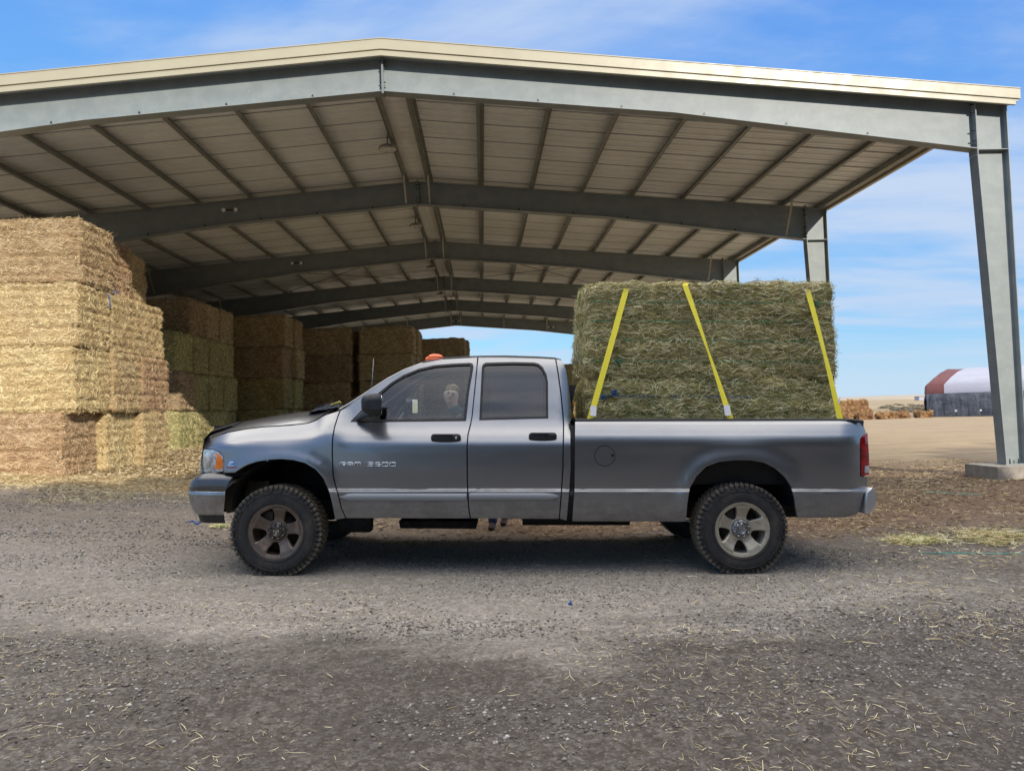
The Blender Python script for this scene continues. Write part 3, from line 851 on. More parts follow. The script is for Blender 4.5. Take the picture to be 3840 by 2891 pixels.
# ---- depth of the body side, as a function of the measured point
def pchip(xs, ys):
    xs = np.array(xs, float); ys = np.array(ys, float); h = np.diff(xs); dl = np.diff(ys)/h
    m = np.zeros(len(xs)); m[0] = dl[0]; m[-1] = dl[-1]
    for i in range(1, len(xs)-1):
        if dl[i-1]*dl[i] > 0:
            w1 = 2*h[i]+h[i-1]; w2 = h[i]+2*h[i-1]; m[i] = (w1+w2)/(w1/dl[i-1]+w2/dl[i])
    def f(x):
        x = min(max(x, xs[0]), xs[-1]); i = min(int(np.searchsorted(xs, x, 'right'))-1, len(h)-1); i = max(i, 0)
        t = (x-xs[i])/h[i]
        return ((1+2*t)*(1-t)**2*ys[i]+t*(1-t)**2*h[i]*m[i]+t*t*(3-2*t)*ys[i+1]+t*t*(t-1)*h[i]*m[i+1])
    return f
f_low = pchip([1700, 1760, 1822, 1835, 1841, 1848, 1880, 1920, 1945, 1958, 1970], [-.002, -.006, .002, .006, -.016, -.019, -.014, .006, .03, .055, .09])
f_cab = pchip([1330, 1345, 1370, 1430, 1500, 1560, 1576, 1600, 1640, 1668, 1700], [.42, .37, .325, .262, .195, .140, .124, .095, .036, .008, -.002])
f_hood = pchip([0, .12, .3, .55, .8, 1], [.155, .120, .072, .022, .002, -.002])
f_bed = pchip([1560, 1576, 1586, 1600, 1622, 1640, 1662, 1700], [.135, .10, .078, .058, .030, .010, .000, -.002])
ARCH_F = [(1258, 1948), (1253, 1925), (1246, 1888), (1234, 1841), (1212, 1792), (1183, 1759), (1145, 1736), (1101, 1724.5), (1053, 1720.5), (1004, 1723), (961, 1731), (923, 1743.5), (900, 1757), (881, 1772)]
ARCH_R = [(2572, 1955), (2577, 1890), (2587, 1829), (2612, 1785.5), (2648, 1750), (2698, 1731), (2756, 1725), (2814, 1725.5), (2864, 1734), (2907, 1756), (2943, 1788), (2965, 1821), (2979, 1865), (2987, 1922), (2992, 1942)]
gap_pts = [(740, 1668), (773, 1648), (800, 1637), (858, 1620), (983, 1600.5), (1091, 1593.5), (1156, 1586), (1186, 1575), (1212, 1559), (1274, 1538), (1300, 1530)]
gap_y = pchip([p[0] for p in gap_pts], [p[1] for p in gap_pts])
def seg_d(u, v, poly):
    best = 1e9
    for i in range(len(poly)-1):
        ax, ay = poly[i]; bx, by = poly[i+1]; dx, dy = bx-ax, by-ay
        t = max(0, min(1, ((u-ax)*dx+(v-ay)*dy)/(dx*dx+dy*dy))); e = math.hypot(u-ax-t*dx, v-ay-t*dy)
        if e < best: best = e
    return best
def depth(u, v):
    # fender share
    wf = 1-min(max((u-1235)/90, 0), 1); wf = wf*wf*(3-2*wf)
    wb = 1 if u > 2145 else 0
    if v >= 1700: d = f_low(v)
    elif wb: d = f_bed(v)
    else:
        dc = f_cab(v); g = gap_y(min(max(u, 740), 1300)); dh = f_hood(min(max((v-g)/(1700-g), 0), 1))
        d = dc*(1-wf)+dh*wf if wf > 0 else dc
    if u < 1330 and v > 1600:
        e = seg_d(u, v, ARCH_F); d -= .030*math.exp(-(e/34)**2)
        if v > 1825: d += 0
    if u > 2480 and v > 1600:
        e = seg_d(u, v, ARCH_R); d -= .034*math.exp(-(e/42)**2)
        # swollen shoulder over the rear wheel
    if wb: d -= .018*math.exp(-((u-2780)/330)**2)*max(0, 1-abs(v-1670)/110)
    if u < 880: d += ((880-u)/135.0)**2*.20
    if u > 3150: d += ((u-3150)/110.0)**2*.12
    if not wb and u > 2096 and v < 1640:      # rear corner of the cab turns in
        d += ((u-2096)/52.0)**2*.10*min(1, (1640-v)/80)
    return d
def P3(u, v, off=0): return T(u, v, depth(u, v)+off)
def nrm(u, v):
    a = P3(u-1.5, v)-P3(u+1.5, v); b = P3(u, v-1.5)-P3(u, v+1.5)
    n = a.cross(b).normalized()
    return n if n.y < 0 else -n

def sheet(name, outline, holes=(), mat=None, parent=None, off=0.0, thick=.022, gu=26, gv=9, dfun=None, mirror=True, nfun=None, v_extra=(), both_mat=None):
    """a pressed panel cut to an outline, following the body side"""
    loops = [[Vector((p[0], p[1], 0)) for p in outline]]+[[Vector((p[0], p[1], 0)) for p in h] for h in holes]
    flat = [v for l in loops for v in l]
    tris = tessellate_polygon(loops)
    bm = bmesh.new(); vs = [bm.verts.new(v) for v in flat]
    for t in tris:
        try: bm.faces.new([vs[i] for i in t])
        except ValueError: pass
    us = [p[0] for p in outline]; wsv = [p[1] for p in outline]
    def cut(ax, c):
        co = [0, 0, 0]; no = [0, 0, 0]; co[ax] = c; no[ax] = 1
        bmesh.ops.bisect_plane(bm, geom=bm.verts[:]+bm.edges[:]+bm.faces[:], plane_co=co, plane_no=no, dist=.02)
    c = math.ceil(min(us)/gu)*gu
    while c < max(us): cut(0, c+.37); c += gu
    c = math.ceil(min(wsv)/gv)*gv
    while c < max(wsv): cut(1, c+.41); c += gv
    for c in v_extra:
        if min(wsv) < c < max(wsv): cut(1, c)
    bm.verts.index_update()
    D = dfun or (lambda u, v: depth(u, v))
    uv = [(v.co.x, v.co.y) for v in bm.verts]
    for v, (a, b_) in zip(bm.verts, uv): v.co = T(a, b_, D(a, b_)+off)
    def nf(a, b_):
        if nfun: return nfun(a, b_)
        if not dfun: return nrm(a, b_)
        p = T(a-1.5, b_, D(a-1.5, b_))-T(a+1.5, b_, D(a+1.5, b_)); q = T(a, b_-1.5, D(a, b_-1.5))-T(a, b_+1.5, D(a, b_+1.5)); n = p.cross(q).normalized()
        return n if n.y < 0 else -n
    norms = [nf(a, b_) for a, b_ in uv]
    for f in bm.faces:
        f.normal_update()
        if f.normal.y > 0: f.normal_flip()
        f.smooth = True
    nv0 = len(bm.verts)
    nl = [None]*nv0
    if thick:
        bed = [e for e in bm.edges if len(e.link_faces) == 1]
        nvv = {}
        for e in bed:
            for v in e.verts:
                if v not in nvv: nvv[v] = bm.verts.new(v.co+Vector((0, thick, 0))-norms[v.index]*0)
        for e in bed:
            a, b_ = e.verts
            # own vertices for the rim so its normals stay flat
            q = [bm.verts.new(a.co), bm.verts.new(b_.co), bm.verts.new(nvv[b_].co), bm.verts.new(nvv[a].co)]
            f = bm.faces.new(q); f.smooth = False
        for v in nvv.values(): bm.verts.remove(v)
    me = bpy.data.meshes.new(name); bm.verts.index_update()
    bm.to_mesh(me); bm.free()
    nn = [None]*len(me.vertices)
    cn = []
    for p in me.polygons:
        for li in p.loop_indices:
            vi = me.loops[li].vertex_index
            cn.append(tuple(norms[vi]) if (vi < nv0 and p.use_smooth) else tuple(p.normal))
    me.normals_split_custom_set(cn)
    me.materials.append(mat)
    o = link(name, me, parent or truck)
    if mirror:
        mm = me.copy()
        mm.materials[0] = both_mat or mat
        for v in mm.vertices: v.co.y = 2*YC-v.co.y
        mm.flip_normals()
        # custom normals mirrored
        cn2 = []
        co_map = {}
        for p in mm.polygons:
            for li in p.loop_indices:
                vi = mm.loops[li].vertex_index
                if vi < nv0 and p.use_smooth:
                    n = norms[vi]; cn2.append((n.x, -n.y, n.z))
                else: cn2.append(tuple(p.normal))
        mm.normals_split_custom_set(cn2)
        o2 = link(name, mm, parent or truck)
        return o, o2
    return o

# gap lines
GF = [(1275, 1541), (1266, 1565), (1254, 1603), (1246.5, 1651), (1246, 1711), (1250, 1786), (1258, 1820), (1266, 1846), (1280, 1905), (1297, 1942)]
GB = [(1792, 1340), (1783, 1436), (1770.6, 1558), (1765, 1589), (1755, 1630), (1751.6, 1671), (1752.5, 1797), (1753.8, 1842), (1758.3, 1910), (1764, 1943)]
GR = [(2083.9, 1347.5), (2093, 1400), (2104, 1481), (2111, 1553), (2113.2, 1594), (2111, 1752), (2104, 1865), (2097.4, 1945)]
sh = lambda pl, dx: [(a+dx, b) for a, b in pl]
g_ = 2.4
FRONT_E = [(838, 1772), (839, 1766), (841, 1732), (838.7, 1712), (826, 1694.5), (797, 1683.5), (768, 1681), (764, 1652)]
hoodline = [(773, 1650.5), (800, 1639.5), (858, 1622), (920, 1611), (983, 1603), (1091, 1596), (1156, 1588.5), (1186, 1577.5), (1212, 1561.5), (1240, 1551)]
fender = hoodline+sh(GF, -g_)+ARCH_F+FRONT_E
sheet('front_fender', fender, mat=M_PAINT, v_extra=(1836, 1838.5, 1841))
SIL = [(1292, 1531), (1340, 1498), (1394, 1461), (1453, 1423), (1516, 1389.5), (1584, 1362), (1656, 1348.5), (1742, 1343.5)]
win_f = [(1312, 1582), (1405, 1583), (1748, 1579), (1759, 1472), (1776, 1376), (1772, 1364), (1762, 1360.5), (1697, 1363.5), (1628, 1369.5), (1569, 1383), (1513, 1406), (1468, 1433.5), (1418, 1474.5)]
win_r = [(1797, 1576), (2056, 1569), (2055, 1433), (2050, 1405), (2035, 1376), (2020, 1364), (2005, 1359.5), (1925, 1357.5), (1822, 1360), (1811, 1366), (1807, 1376)]
fdoor = sh(GF, g_)[::-1]+SIL+[(1789.5, 1342)]+sh(GB, -g_)+[(1500, 1944)]
fdoor = [(1297+g_, 1942)]+[p for p in sh(GF, g_)[::-1][1:]]+SIL+sh(GB, -g_)
fd = sheet('front_door', fdoor, [win_f], mat=M_PAINT, v_extra=(1836, 1838.5, 1841))
rdoor = sh(GB, g_)[::-1]+[(1896, 1340.5), (2013, 1344)]+sh(GR, -g_)
rd = sheet('rear_door', rdoor, [win_r], mat=M_PAINT, v_extra=(1836, 1838.5, 1841))
corner = sh(GR, g_)[::-1]+[(2104, 1353), (2113, 1362), (2122, 1388), (2133, 1450), (2142, 1527), (2145, 1570), (2138, 1580), (2140, 1752), (2134, 1842), (2125, 1951)]
sheet('cab_corner', corner, mat=M_PAINT, v_extra=(1836, 1838.5, 1841))
rocker = None
BEDO = [(2146, 1954), (2155, 1829), (2157, 1583), (2158, 1581), (3215, 1578), (3234, 1586), (3244, 1612), (3247, 1620), (3225, 1645), (3225, 1786), (3254, 1788), (3250, 1838), (3238, 1852), (3224, 1913), (3211, 1929), (3172, 1939)]
bed = sheet('bed_side', BEDO+ARCH_R[::-1]+[(2560, 1956)], mat=M_PAINT, v_extra=(1836, 1838.5, 1841))

# ---- window seals, glass, beltline
def inset(poly, k):
    """shrink an outline towards its inside by k"""
    n = len(poly); A = sum(poly[i][0]*poly[(i+1) % n][1]-poly[(i+1) % n][0]*poly[i][1] for i in range(n)); s = 1 if A > 0 else -1
    out = []
    for i in range(n):
        a = Vector(poly[i-1]); b = Vector(poly[i]); c = Vector(poly[(i+1) % n])
        e1 = (b-a).normalized(); e2 = (c-b).normalized()
        n1 = Vector((-e1.y, e1.x))*s; n2 = Vector((-e2.y, e2.x))*s; m = (n1+n2)
        m = m/max(m.length_squared/2, .35)
        out.append((b.x+m.x*k, b.y+m.y*k))
    return out
glf = [(1424, 1573), (1737, 1570), (1749, 1472), (1766, 1377), (1761, 1368.5), (1697, 1371), (1629, 1377), (1570.7, 1390.5), (1516.5, 1413.5), (1471, 1440), (1424, 1481)]
glr = inset(win_r, 8); 
for nm, o_, g, dpar, gm in (('f', inset(win_f, 1.2), glf, fd, M_GLASS), ('r', inset(win_r, 1.2), glr, rd, M_TINT)):
    a, b_ = sheet('window_seal', o_, [g], mat=M_RUBBER, off=-.004, thick=.03)
    a.parent = dpar[0]; b_.parent = dpar[1]
    a, b_ = sheet('window_glass', inset(g, -3), mat=gm, off=.012, thick=0, gv=12, both_mat=M_FGLASS if nm == 'f' else M_TINT)
    a.parent = dpar[0]; b_.parent = dpar[1]
# the seal of the front pane has a broad black sail behind the mirror: it is the left part of window_seal
# ---- door handles
def rrect(x0, y0, x1, y1, r, n=5, taper=0):
    out = []
    for cx_, cy_, a0 in ((x1-r, y0+r, -90), (x1-r, y1-r, 0), (x0+r, y1-r, 90), (x0+r, y0+r, 180)):
        for k in range(n+1):
            a = math.radians(a0+90*k/n); out.append((cx_+r*math.cos(a), cy_+r*math.sin(a)))
    return out
for (x0, y0, x1, y1), dp, key in (((1616, 1627, 1728, 1657), fd[0], True), ((1983, 1622, 2088, 1652), rd[0], False)):
    h = sheet('door_handle', rrect(x0, y0, x1, y1, 12), mat=M_BLACK, off=-.012, thick=.02, gu=14, mirror=False, dfun=lambda u, v, c=(x0+x1)/2, w=(x1-x0)/2, cy_=(y0+y1)/2: depth(c, cy_)-.012*(1-((u-c)/w)**2)-.010*(1-((v-cy_)/15)**2))
    h.parent = dp
    s = sheet('handle_grip', rrect(x0+7, y0+3, x1-30, y0+9, 2.5), mat=M_DARK, off=-.038, thick=.004, mirror=False, dfun=lambda u, v, c=(x0+x1)/2, cy_=(y0+y1)/2: depth(c, cy_)); s.parent = h
    if key:
        b = MB(); p = T(x1-17, (y0+y1)/2, depth(x1-17, 1642)); b.lathe([(0, -.030), (.008, -.030), (.011, -.027), (.011, -.01)], p, 16); k_ = b.done('key_lock', M_CHROME, h)
# ---- mouldings
M_MOULD = paint('moulding_paint', (.26, .27, .285, 1), .3, dust=False)
def mould(x0, x1, yt, yb, tip):
    n = 16; ym = (yt+yb)/2; hh_ = (yb-yt)/2; top = []; bot = []
    for k in range(n+1):
        t = k/n; x = x0+(x1-x0)*t
        w = 1.0
        if tip == 'l' and x < x0+55: w = math.sqrt(max(0.02, 1-((x0+55-x)/55)**2))
        if tip == 'r' and x > x1-70: w = math.sqrt(max(0.02, 1-((x-x1+70)/70)**2))
        top.append((x, ym-hh_*w)); bot.append((x, ym+hh_*w))
    return top+bot[::-1]
for args, dp in (((1274.6, 1749, 1850.7, 1877, 'l'), fd), ((1759, 2095, 1848.5, 1874, 'r'), rd)):
    ym = (args[2]+args[3])/2
    a, b_ = sheet('side_moulding', mould(*args), mat=M_MOULD, off=-.006, thick=.02, gv=4, dfun=lambda u, v, ym=ym: depth(u, ym)-.013*(1-((v-ym)/13.5)**2))
    a.parent = dp[0]; b_.parent = dp[1]
# ---- fuel door: a proud ring of shadow and the flap
circ = lambda cx_, cy_, r, n=36: [(cx_+r*math.cos(2*math.pi*k/n), cy_+r*math.sin(2*math.pi*k/n)) for k in range(n)]
b0 = sheet('fuel_door_gap', circ(2267.6, 1709, 39.5), [circ(2267.6, 1709, 36.8)[::-1]], mat=M_RUBBER, off=-.0015, thick=0, mirror=False); b0.parent = bed[0]
b1 = sheet('fuel_door_catch', circ(2297, 1707, 6, 16), mat=M_RUBBER, off=-.0018, thick=0, mirror=False); b1.parent = bed[0]

# ---- roof, windscreen, hood
def loft(name, sect, mat, parent=None, merge=0, flip=False, smooth=True):
    b = MB(); b.grid(sect, smooth=smooth)
    return b.done(name, mat, parent or truck, merge=merge)
ROOF_E = [(1584, 1360), (1620, 1352), (1656, 1346.5), (1742, 1341.5), (1793, 1339.5), (1896, 1338.5), (2013, 1342), (2084, 1346), (2106, 1352)]
secs = []
for (u, v) in ROOF_E:
    e = T(u, v, depth(u, v)+.004); r = []
    for k in range(21):
        t = k/20; y = e.y+(2*YC-2*e.y)*t; z = e.z+.048*abs(math.sin(math.pi*t))**.7
        x = e.x-(.05*math.sin(math.pi*t) if u < 1600 else (.022*math.sin(math.pi*t) if u < 1640 else 0))
        r.append((x, y, z))
    secs.append(r)
roof = loft('roof', secs, M_PAINT)
hl = [[(p[0], p[1], p[2]-.03) for p in r[1:-1]] for r in secs]; loft('headliner', hl, M_INT, roof)
# windscreen
WS = [(1272, 1534), (1330, 1499), (1394, 1456), (1453, 1418), (1516, 1385), (1584, 1359)]
secs_w = []
for i, (u, v) in enumerate(WS):
    e = T(u, v, depth(u, v)+.03); r = []
    bul = .17-.12*i/(len(WS)-1)
    for k in range(25):
        t = k/24; s_ = abs(math.sin(math.pi*t))**.8
        r.append((e.x-bul*s_, e.y+(2*YC-2*e.y)*t, e.z+.02*s_))
    secs_w.append(r)
loft('windscreen', secs_w, glass('windscreen_glass', (.55, .66, .62, 1), 1.6))
# A pillars: strip between windscreen edge and door frame
for sgn in (0, 1):
    r1 = []; 
    for (u, v) in WS:
        row = []
        for off_, dv in ((.004, 3.0), (.004, 0), (.022, -1.5), (.045, -1.0)):
            p = T(u, v+dv, depth(u, v+dv)+off_)
            if sgn: p.y = 2*YC-p.y
            row.append(p)
        r1.append(row)
    loft('windscreen_pillar', r1, M_PAINT)
# rear window wall of the cab
e0 = T(2106, 1352, depth(2106, 1352)); e1 = T(2141, 1560, depth(2141, 1560)); e2 = T(2136, 1950, depth(2136, 1900))
rear = [[], [], []]
for k in range(13):
    t = k/12
    for q, e in enumerate((e0, e1, e2)): rear[q].append((e.x+.03*math.sin(math.pi*t), e.y+.03+(2*YC-2*e.y-.06)*t, e.z))
b = MB()
def rr_pt(t, s):   # t across, s down (0..1) between e0 and e1
    a = Vector((e0.x+.03*math.sin(math.pi*t), e0.y+.03+(2*YC-2*e0.y-.06)*t, e0.z)); c = Vector((e1.x+.03*math.sin(math.pi*t), e1.y+.03+(2*YC-2*e1.y-.06)*t, e1.z)); return a.lerp(c, s)
ts = [0, .14, .86, 1]; ss = [0, .16, .86, 1]
for i in range(3):
    for j in range(3):
        if i == 1 and j == 1: continue
        b.grid([[rr_pt(ts[i]+(ts[i+1]-ts[i])*k/6, ss[j]+(ss[j+1]-ss[j])*l/2) for l in range(3)] for k in range(7)])
b.grid([rear[1], rear[2]])
b.done('cab_rear_wall', M_PAINT, truck, merge=.0005)
b = MB(); b.grid([[rr_pt(.14+.72*k/8, .16+.70*l/3) for l in range(4)] for k in range(9)]); b.done('rear_window', M_FGLASS, truck)

# hood: from the gap line over to the other side
HS = [(766, 1652, 1640), (790, 1641, 1612), (858, 1619.5, 1585.5), (923, 1608, 1569), (983, 1600.5, 1558.5), (1058, 1595.5, 1546.5), (1112, 1591, 1540), (1156, 1586, 1537), (1183, 1576, 1535), (1207, 1561, 1533)]
hs = []
for (u, vg, vs_) in HS:
    e = T(u, vg-1.5, depth(u, vg)+.006); top = T(u, vs_, .62); r = []
    front = max(0, (860-u)/100)
    n = 28
    for k in range(n+1):
        t = k/n; w = min(t, 1-t)*2
        y = e.y+(2*YC-2*e.y)*t
        z = e.z+(top.z-e.z)*(pchip([0, .08, .18, .34, .50, .62, 1], [0, .30, .55, .80, .97, 1.0, 1.02])(w))
        x = e.x+(top.x-e.x)*0-.10*front*0-.14*math.sin(math.pi*t)*(.4+.6*max(0, (1000-u)/240) if u < 1000 else .4*max(0, (1210-u)/210))
        if u > 1180: x -= 0
        r.append((x, y, z))
    hs.append(r)
hood = loft('hood', hs, M_PAINT)
# cowl behind the hood
cw = []
for dz, dx in ((0, 0), (-.015, .06), (.0, .16)):
    cw.append([(p[0]+dx, p[1], p[2]+dz-.01) for p in hs[-1][1:-1]])
loft('cowl', cw, M_BLACK)
# hood deflector
df = []
for src, ox, oz in ((0, -.004, -.040), (0, -.022, -.004), (1, -.020, .016), (2, -.006, .014), (2, .03, .012)):
    df.append([(q[0]+ox, q[1], q[2]+oz) for q in hs[src][2:-2]])
loft('hood_deflector', df, simple('smoked_deflector', (.012, .012, .014), .5, 0, .1, 4, spec=.25))

# ---- front end: grille surround, grille, headlights
GRS = [(773, 1640), (762, 1652), (756, 1690), (750, 1730), (749, 1762), (753, 1778)]
gs = []
for (u, v) in GRS:
    e = T(u, v, .16); r = []
    for k in range(25):
        t = k/24; s_ = abs(math.sin(math.pi*t))**.7
        r.append((e.x-.11*s_+.02, .13+(2*YC-.26)*t, e.z))
    gs.append(r)
gr = loft('grille_surround', gs, M_CHROME)
b = MB()
for sx_ in (-1, 1):
    for sz_ in (0, 1):
        y0 = YC+(.03 if sx_ > 0 else -.33); z0 = .98+sz_*.17
        b.box((gs[2][12][0]-.012, y0, z0), (gs[2][12][0]+.01, y0+.30, z0+.145))
b.done('grille', M_BLACK, truck)
HL = [(763, 1685), (797, 1686), (824, 1697), (837, 1714), (839, 1733), (837, 1766), (815, 1771), (796, 1773), (765, 1768), (759, 1727)]
m_hl = N('headlight_lens')
hx_, _, hz_ = m_hl.sep(m_hl.tc.outputs['Object'])
m_hl.set(m_hl.mix(m_hl.rng(m_hl.noise(24, 4, .6), .4, .6), srgb(150, 156, 162), srgb(206, 210, 214)), .12, .35, .6, 1, .03)
hl_d = lambda u, v: .01+((860-u)/110)**2*.15 + ((v-1728)/55)**2*.012
a_, b_ = sheet('headlight', HL, mat=m_hl.m, dfun=hl_d, thick=.05, gu=8, gv=6)
AMB = [(806, 1699), (820, 1703), (832, 1716), (835, 1733), (833, 1759), (803, 1757), (809, 1740), (811, 1722)]
m_am = N('amber_lens'); m_am.set(m_am.mix(m_am.rng(m_am.voro(90), .2, .7), srgb(255, 150, 20), srgb(225, 105, 5)), .15, 0, .6, 1, .03)
x_, y_ = sheet('amber_marker', AMB, mat=m_am.m, dfun=hl_d, off=-.004, thick=.006, gu=8, gv=6); x_.parent = a_; y_.parent = b_
m_rf = N('reflector_bowl'); m_rf.set(m_rf.mix(m_rf.rng(m_rf.noise(9, 3, .5), .35, .65), (.30, .32, .34, 1), (.85, .87, .9, 1)), .12, .8)
x_, y_ = sheet('reflector', [(769+15*math.cos(t)+8, 1729+31*math.sin(t)) for t in [2*math.pi*k/24 for k in range(24)]], mat=m_rf.m, dfun=hl_d, off=-.003, thick=.004, gu=6, gv=6); x_.parent = a_; y_.parent = b_

# ---- front bumper (painted cover, chrome bar, black valance)
def wrap(name, prof, mat, x_back, inset_y=.0, bulge=.10, nose=.06):
    """prof: (u, v, d) outline measured at the near corner, swept round the front of the truck"""
    b = MB(); rows = []
    for (u, v, d) in prof:
        xf = T(u, v, .12).x; z = T(u, v, .06).z; r = []
        xb = T(x_back(v), v, .0).x
        # plan path: from the back edge at the wheel opening, round the corner, across, and back
        yw = d
        path = [(xb, yw), (xb-(xb-xf)*.35, yw+.002), (xb-(xb-xf)*.62, yw+.012)]
        for k in range(1, 8):
            a = math.pi/2*k/8; path.append((xb-(xb-xf)*.62-(xb-xf)*.38*math.sin(a), yw+.012+.13*(1-math.cos(a))))
        path.append((xf, yw+.142+.01))
        path += [(xf-nose*math.sin(math.pi*.5*k/6), yw+.15+(YC-.15-yw)*k/6) for k in range(1, 7)]
        full = path+[(px_q, 2*YC-py_q) for px_q, py_q in path[::-1][1:]]
        rows.append([(x, y, z) for x, y in full])
    b.grid(rows); return b.done(name, mat, truck, merge=.0003)
xb_cover = lambda v: 878-(v-1774)*.55
wrap('bumper_cover', [(762, 1771, .05), (745, 1777, .02), (733, 1787, .0), (722, 1800, -.015), (715, 1814, -.02), (712, 1830, -.02), (713, 1838, -.015), (716, 1839, .0)], M_COVER, xb_cover)
M_BUMP = N('bumper_chrome'); M_BUMP.set(M_BUMP.mix(M_BUMP.rng(M_BUMP.noise(4, 5, .6), .35, .7), (.36, .37, .39, 1), (.25, .245, .24, 1)), M_BUMP.rng(M_BUMP.noise(5, 5, .6), .3, .7, .14, .38), .92); M_BUMP = M_BUMP.m
xb_ch = lambda v: 847-max(0, v-1850)*.13
bar = wrap('bumper_bar', [(716, 1838, -.0), (711, 1838.5, -.012), (709, 1842, -.018), (710, 1860, -.012), (714, 1885, -.006), (722, 1908, .0), (732, 1926, .008), (740, 1930, .03)], M_BUMP, xb_ch)
wrap('valance', [(738, 1926, .03), (739, 1940, .04), (743, 1960, .055), (750, 1964, .09)], M_BLACK, lambda v: 835)
# fog lamp recess at the corner
b = MB(); r = bmesh.ops.create_icosphere(b.bm, subdivisions=3, radius=1); p = T(722, 1880, .16)
for v in r['verts']: v.co = Vector((p.x+.012+v.co.x*.030, .20+v.co.y*.055, p.z+v.co.z*.062))
for f in b.bm.faces: f.smooth = True
b.done('fog_lamp', M_DARK, truck)

# ---- rear: tail light, tailgate, bumper
TLT = [(3229, 1646), (3248, 1625), (3253, 1623), (3258, 1692), (3260, 1735), (3259, 1780), (3229, 1784)]
m_tl = N('red_lens'); m_tl.set(m_tl.mix(m_tl.rng(m_tl.noise(14, 5, .65), .3, .65), srgb(60, 6, 14), srgb(170, 16, 26)), .16, 0, .6, 1, .04)
tl_d = lambda u, v: depth(min(u, 3229), v)+((u-3229)/32)**2*.035
a_, b_ = sheet('tail_light', TLT, mat=m_tl.m, dfun=tl_d, off=-.004, thick=.05, gu=6)
x_, y_ = sheet('reversing_lens', [(3244, 1747), (3258.5, 1746), (3258.5, 1772), (3243, 1773)], mat=simple('clear_lens', srgb(190, 190, 196)[:3], .15), dfun=tl_d, off=-.008, thick=.004, gu=6); x_.parent = a_; y_.parent = b_
tg0 = T(3244, 1582, .12); tg1 = T(3247, 1840, .12)
b = MB(); b.box((tg0.x-.05, .13, tg1.z), (tg0.x-.005, 2*YC-.13, tg0.z)); b.bevel(.012, 2); b.done('tailgate', M_PAINT, truck)
prof = [(3250, 1845), (3268, 1829), (3299, 1836), (3303, 1842), (3300, 1886), (3286, 1918), (3240, 1925)]
b = MB(); rows = []
for k in range(19):
    t = k/18; y = .03+(2*YC-.06)*t; s_ = min(1, min(t, 1-t)*9); s_ = 1-(1-s_)**2
    rows.append([(T(u, v, .05).x-(.05*(1-s_) if u > 3270 else 0), y, T(u, v, .05).z) for u, v in prof+[prof[0]]])
b.grid(rows)
for q in (0, -1): b.bm.faces.new([b.bm.verts.new(p) for p in rows[q][:-1]])
b.done('rear_bumper', simple('satin_chrome', (.62, .63, .66), .42, .8, .08, 5), truck, merge=.0002)

# ---- bed: rail caps, inner walls, floor
zr = T(2700, 1578, .12).z
def railcap():
    for mirror_ in (0, 1):
        b = MB(); rows = []
        for k in range(25):
            u = 2157+(3238-2157)*k/24; v = 1577 if u < 3200 else 1577+(u-3200)*.14
            p = T(u, v, .10); d0 = p.y; zt = p.z+.0
            prof_ = [(d0-.004, -.012), (d0-.006, .006), (d0+.004, .017), (d0+.05, .019), (d0+.10, .018), (d0+.105, -.01)]
            rows.append([(p.x, (2*YC-y if mirror_ else y), zt+z) for y, z in prof_])
        b.grid(rows); b.done('bed_rail_cap', M_BLACK, truck)
railcap()
xa = T(2160, 1600, .1).x; xz = T(3235, 1600, .1).x
b = MB(); zb = .80
b.box((xa, .2, zb-.02), (xz-.05, 2*YC-.2, zb))
b.box((xa, .185, zb), (xz-.05, .20, zr)); b.box((xa, 2*YC-.20, zb), (xz-.05, 2*YC-.185, zr))
b.box((xa, .21, zb), (xa+.02, 2*YC-.21, zr)); b.done('bed_liner', M_BLACK, truck)

# ---- inner dark shell closing the gaps, floors, wheel wells
ish = [(790, 1700), (860, 1640), (1100, 1604), (1180, 1594), (1285, 1560), (1300, 1590), (2100, 1588), (2152, 1590), (3200, 1590), (3215, 1640), (3215, 1900), (3150, 1925), (3004, 1930)]+[(p[0]+(8 if p[0] > 2780 else -8), p[1]-9) for p in ARCH_R[::-1]][1:-1]+[(2552, 1944), (1300, 1932), (1268, 1930)]+[(p[0]+(8 if p[0] > 1050 else -8), p[1]-9) for p in ARCH_F][1:-1]+[(866, 1760), (800, 1760)]
sheet('inner_panel', ish, mat=M_DARK, off=.032, thick=0, gu=40, gv=20)
sheet('door_post', [(1768, 1362), (1800, 1362), (1796, 1600), (1760, 1600)], mat=M_INT, off=.04, thick=.05)
for side in (0, 1):
    for (u0, u1) in ((868, 1262), (2578, 2996)):
        xm = (T(u0, 1800).x+T(u1, 1800).x)/2; rx = (T(u1, 1800).x-T(u0, 1800).x)/2
        zc_ = .56; zt = T(0, 1728).z+.0
        b = MB(); rows = []
        for k in range(17):
            a = math.pi*k/16; x = xm-rx*math.cos(a)*1.01; z = zc_+(zt-zc_)*abs(math.sin(a))**.8+.015
            rows.append([(x, (2*YC-y if side else y), z) for y in (.02, .30, .62)])
        b.grid(rows)
        y = .62
        b.grid([[(xm-rx*math.cos(math.pi*k/16), (2*YC-y if side else y), zc_+(zt-zc_)*abs(math.sin(math.pi*k/16))**.8+.015) for k in range(17)], [(xm-rx*math.cos(math.pi*k/16), (2*YC-y if side else y), zc_-.02) for k in range(17)]])
        b.done('wheel_well', M_LINER, truck)
b = MB()
p0 = T(845, 1800, .30); p1 = T(1010, 1790, .48)
poly = [(846, 1836), (872, 1812), (905, 1800), (935, 1801), (965, 1806), (1008, 1802), (1014, 1850), (940, 1905), (905, 1915), (850, 1925), (840, 1880)]
b.prism([(T(u, v, .30).x, T(u, v, .30).z) for u, v in poly], .30, .31); b.done('splash_shield', M_SPLASH, truck)

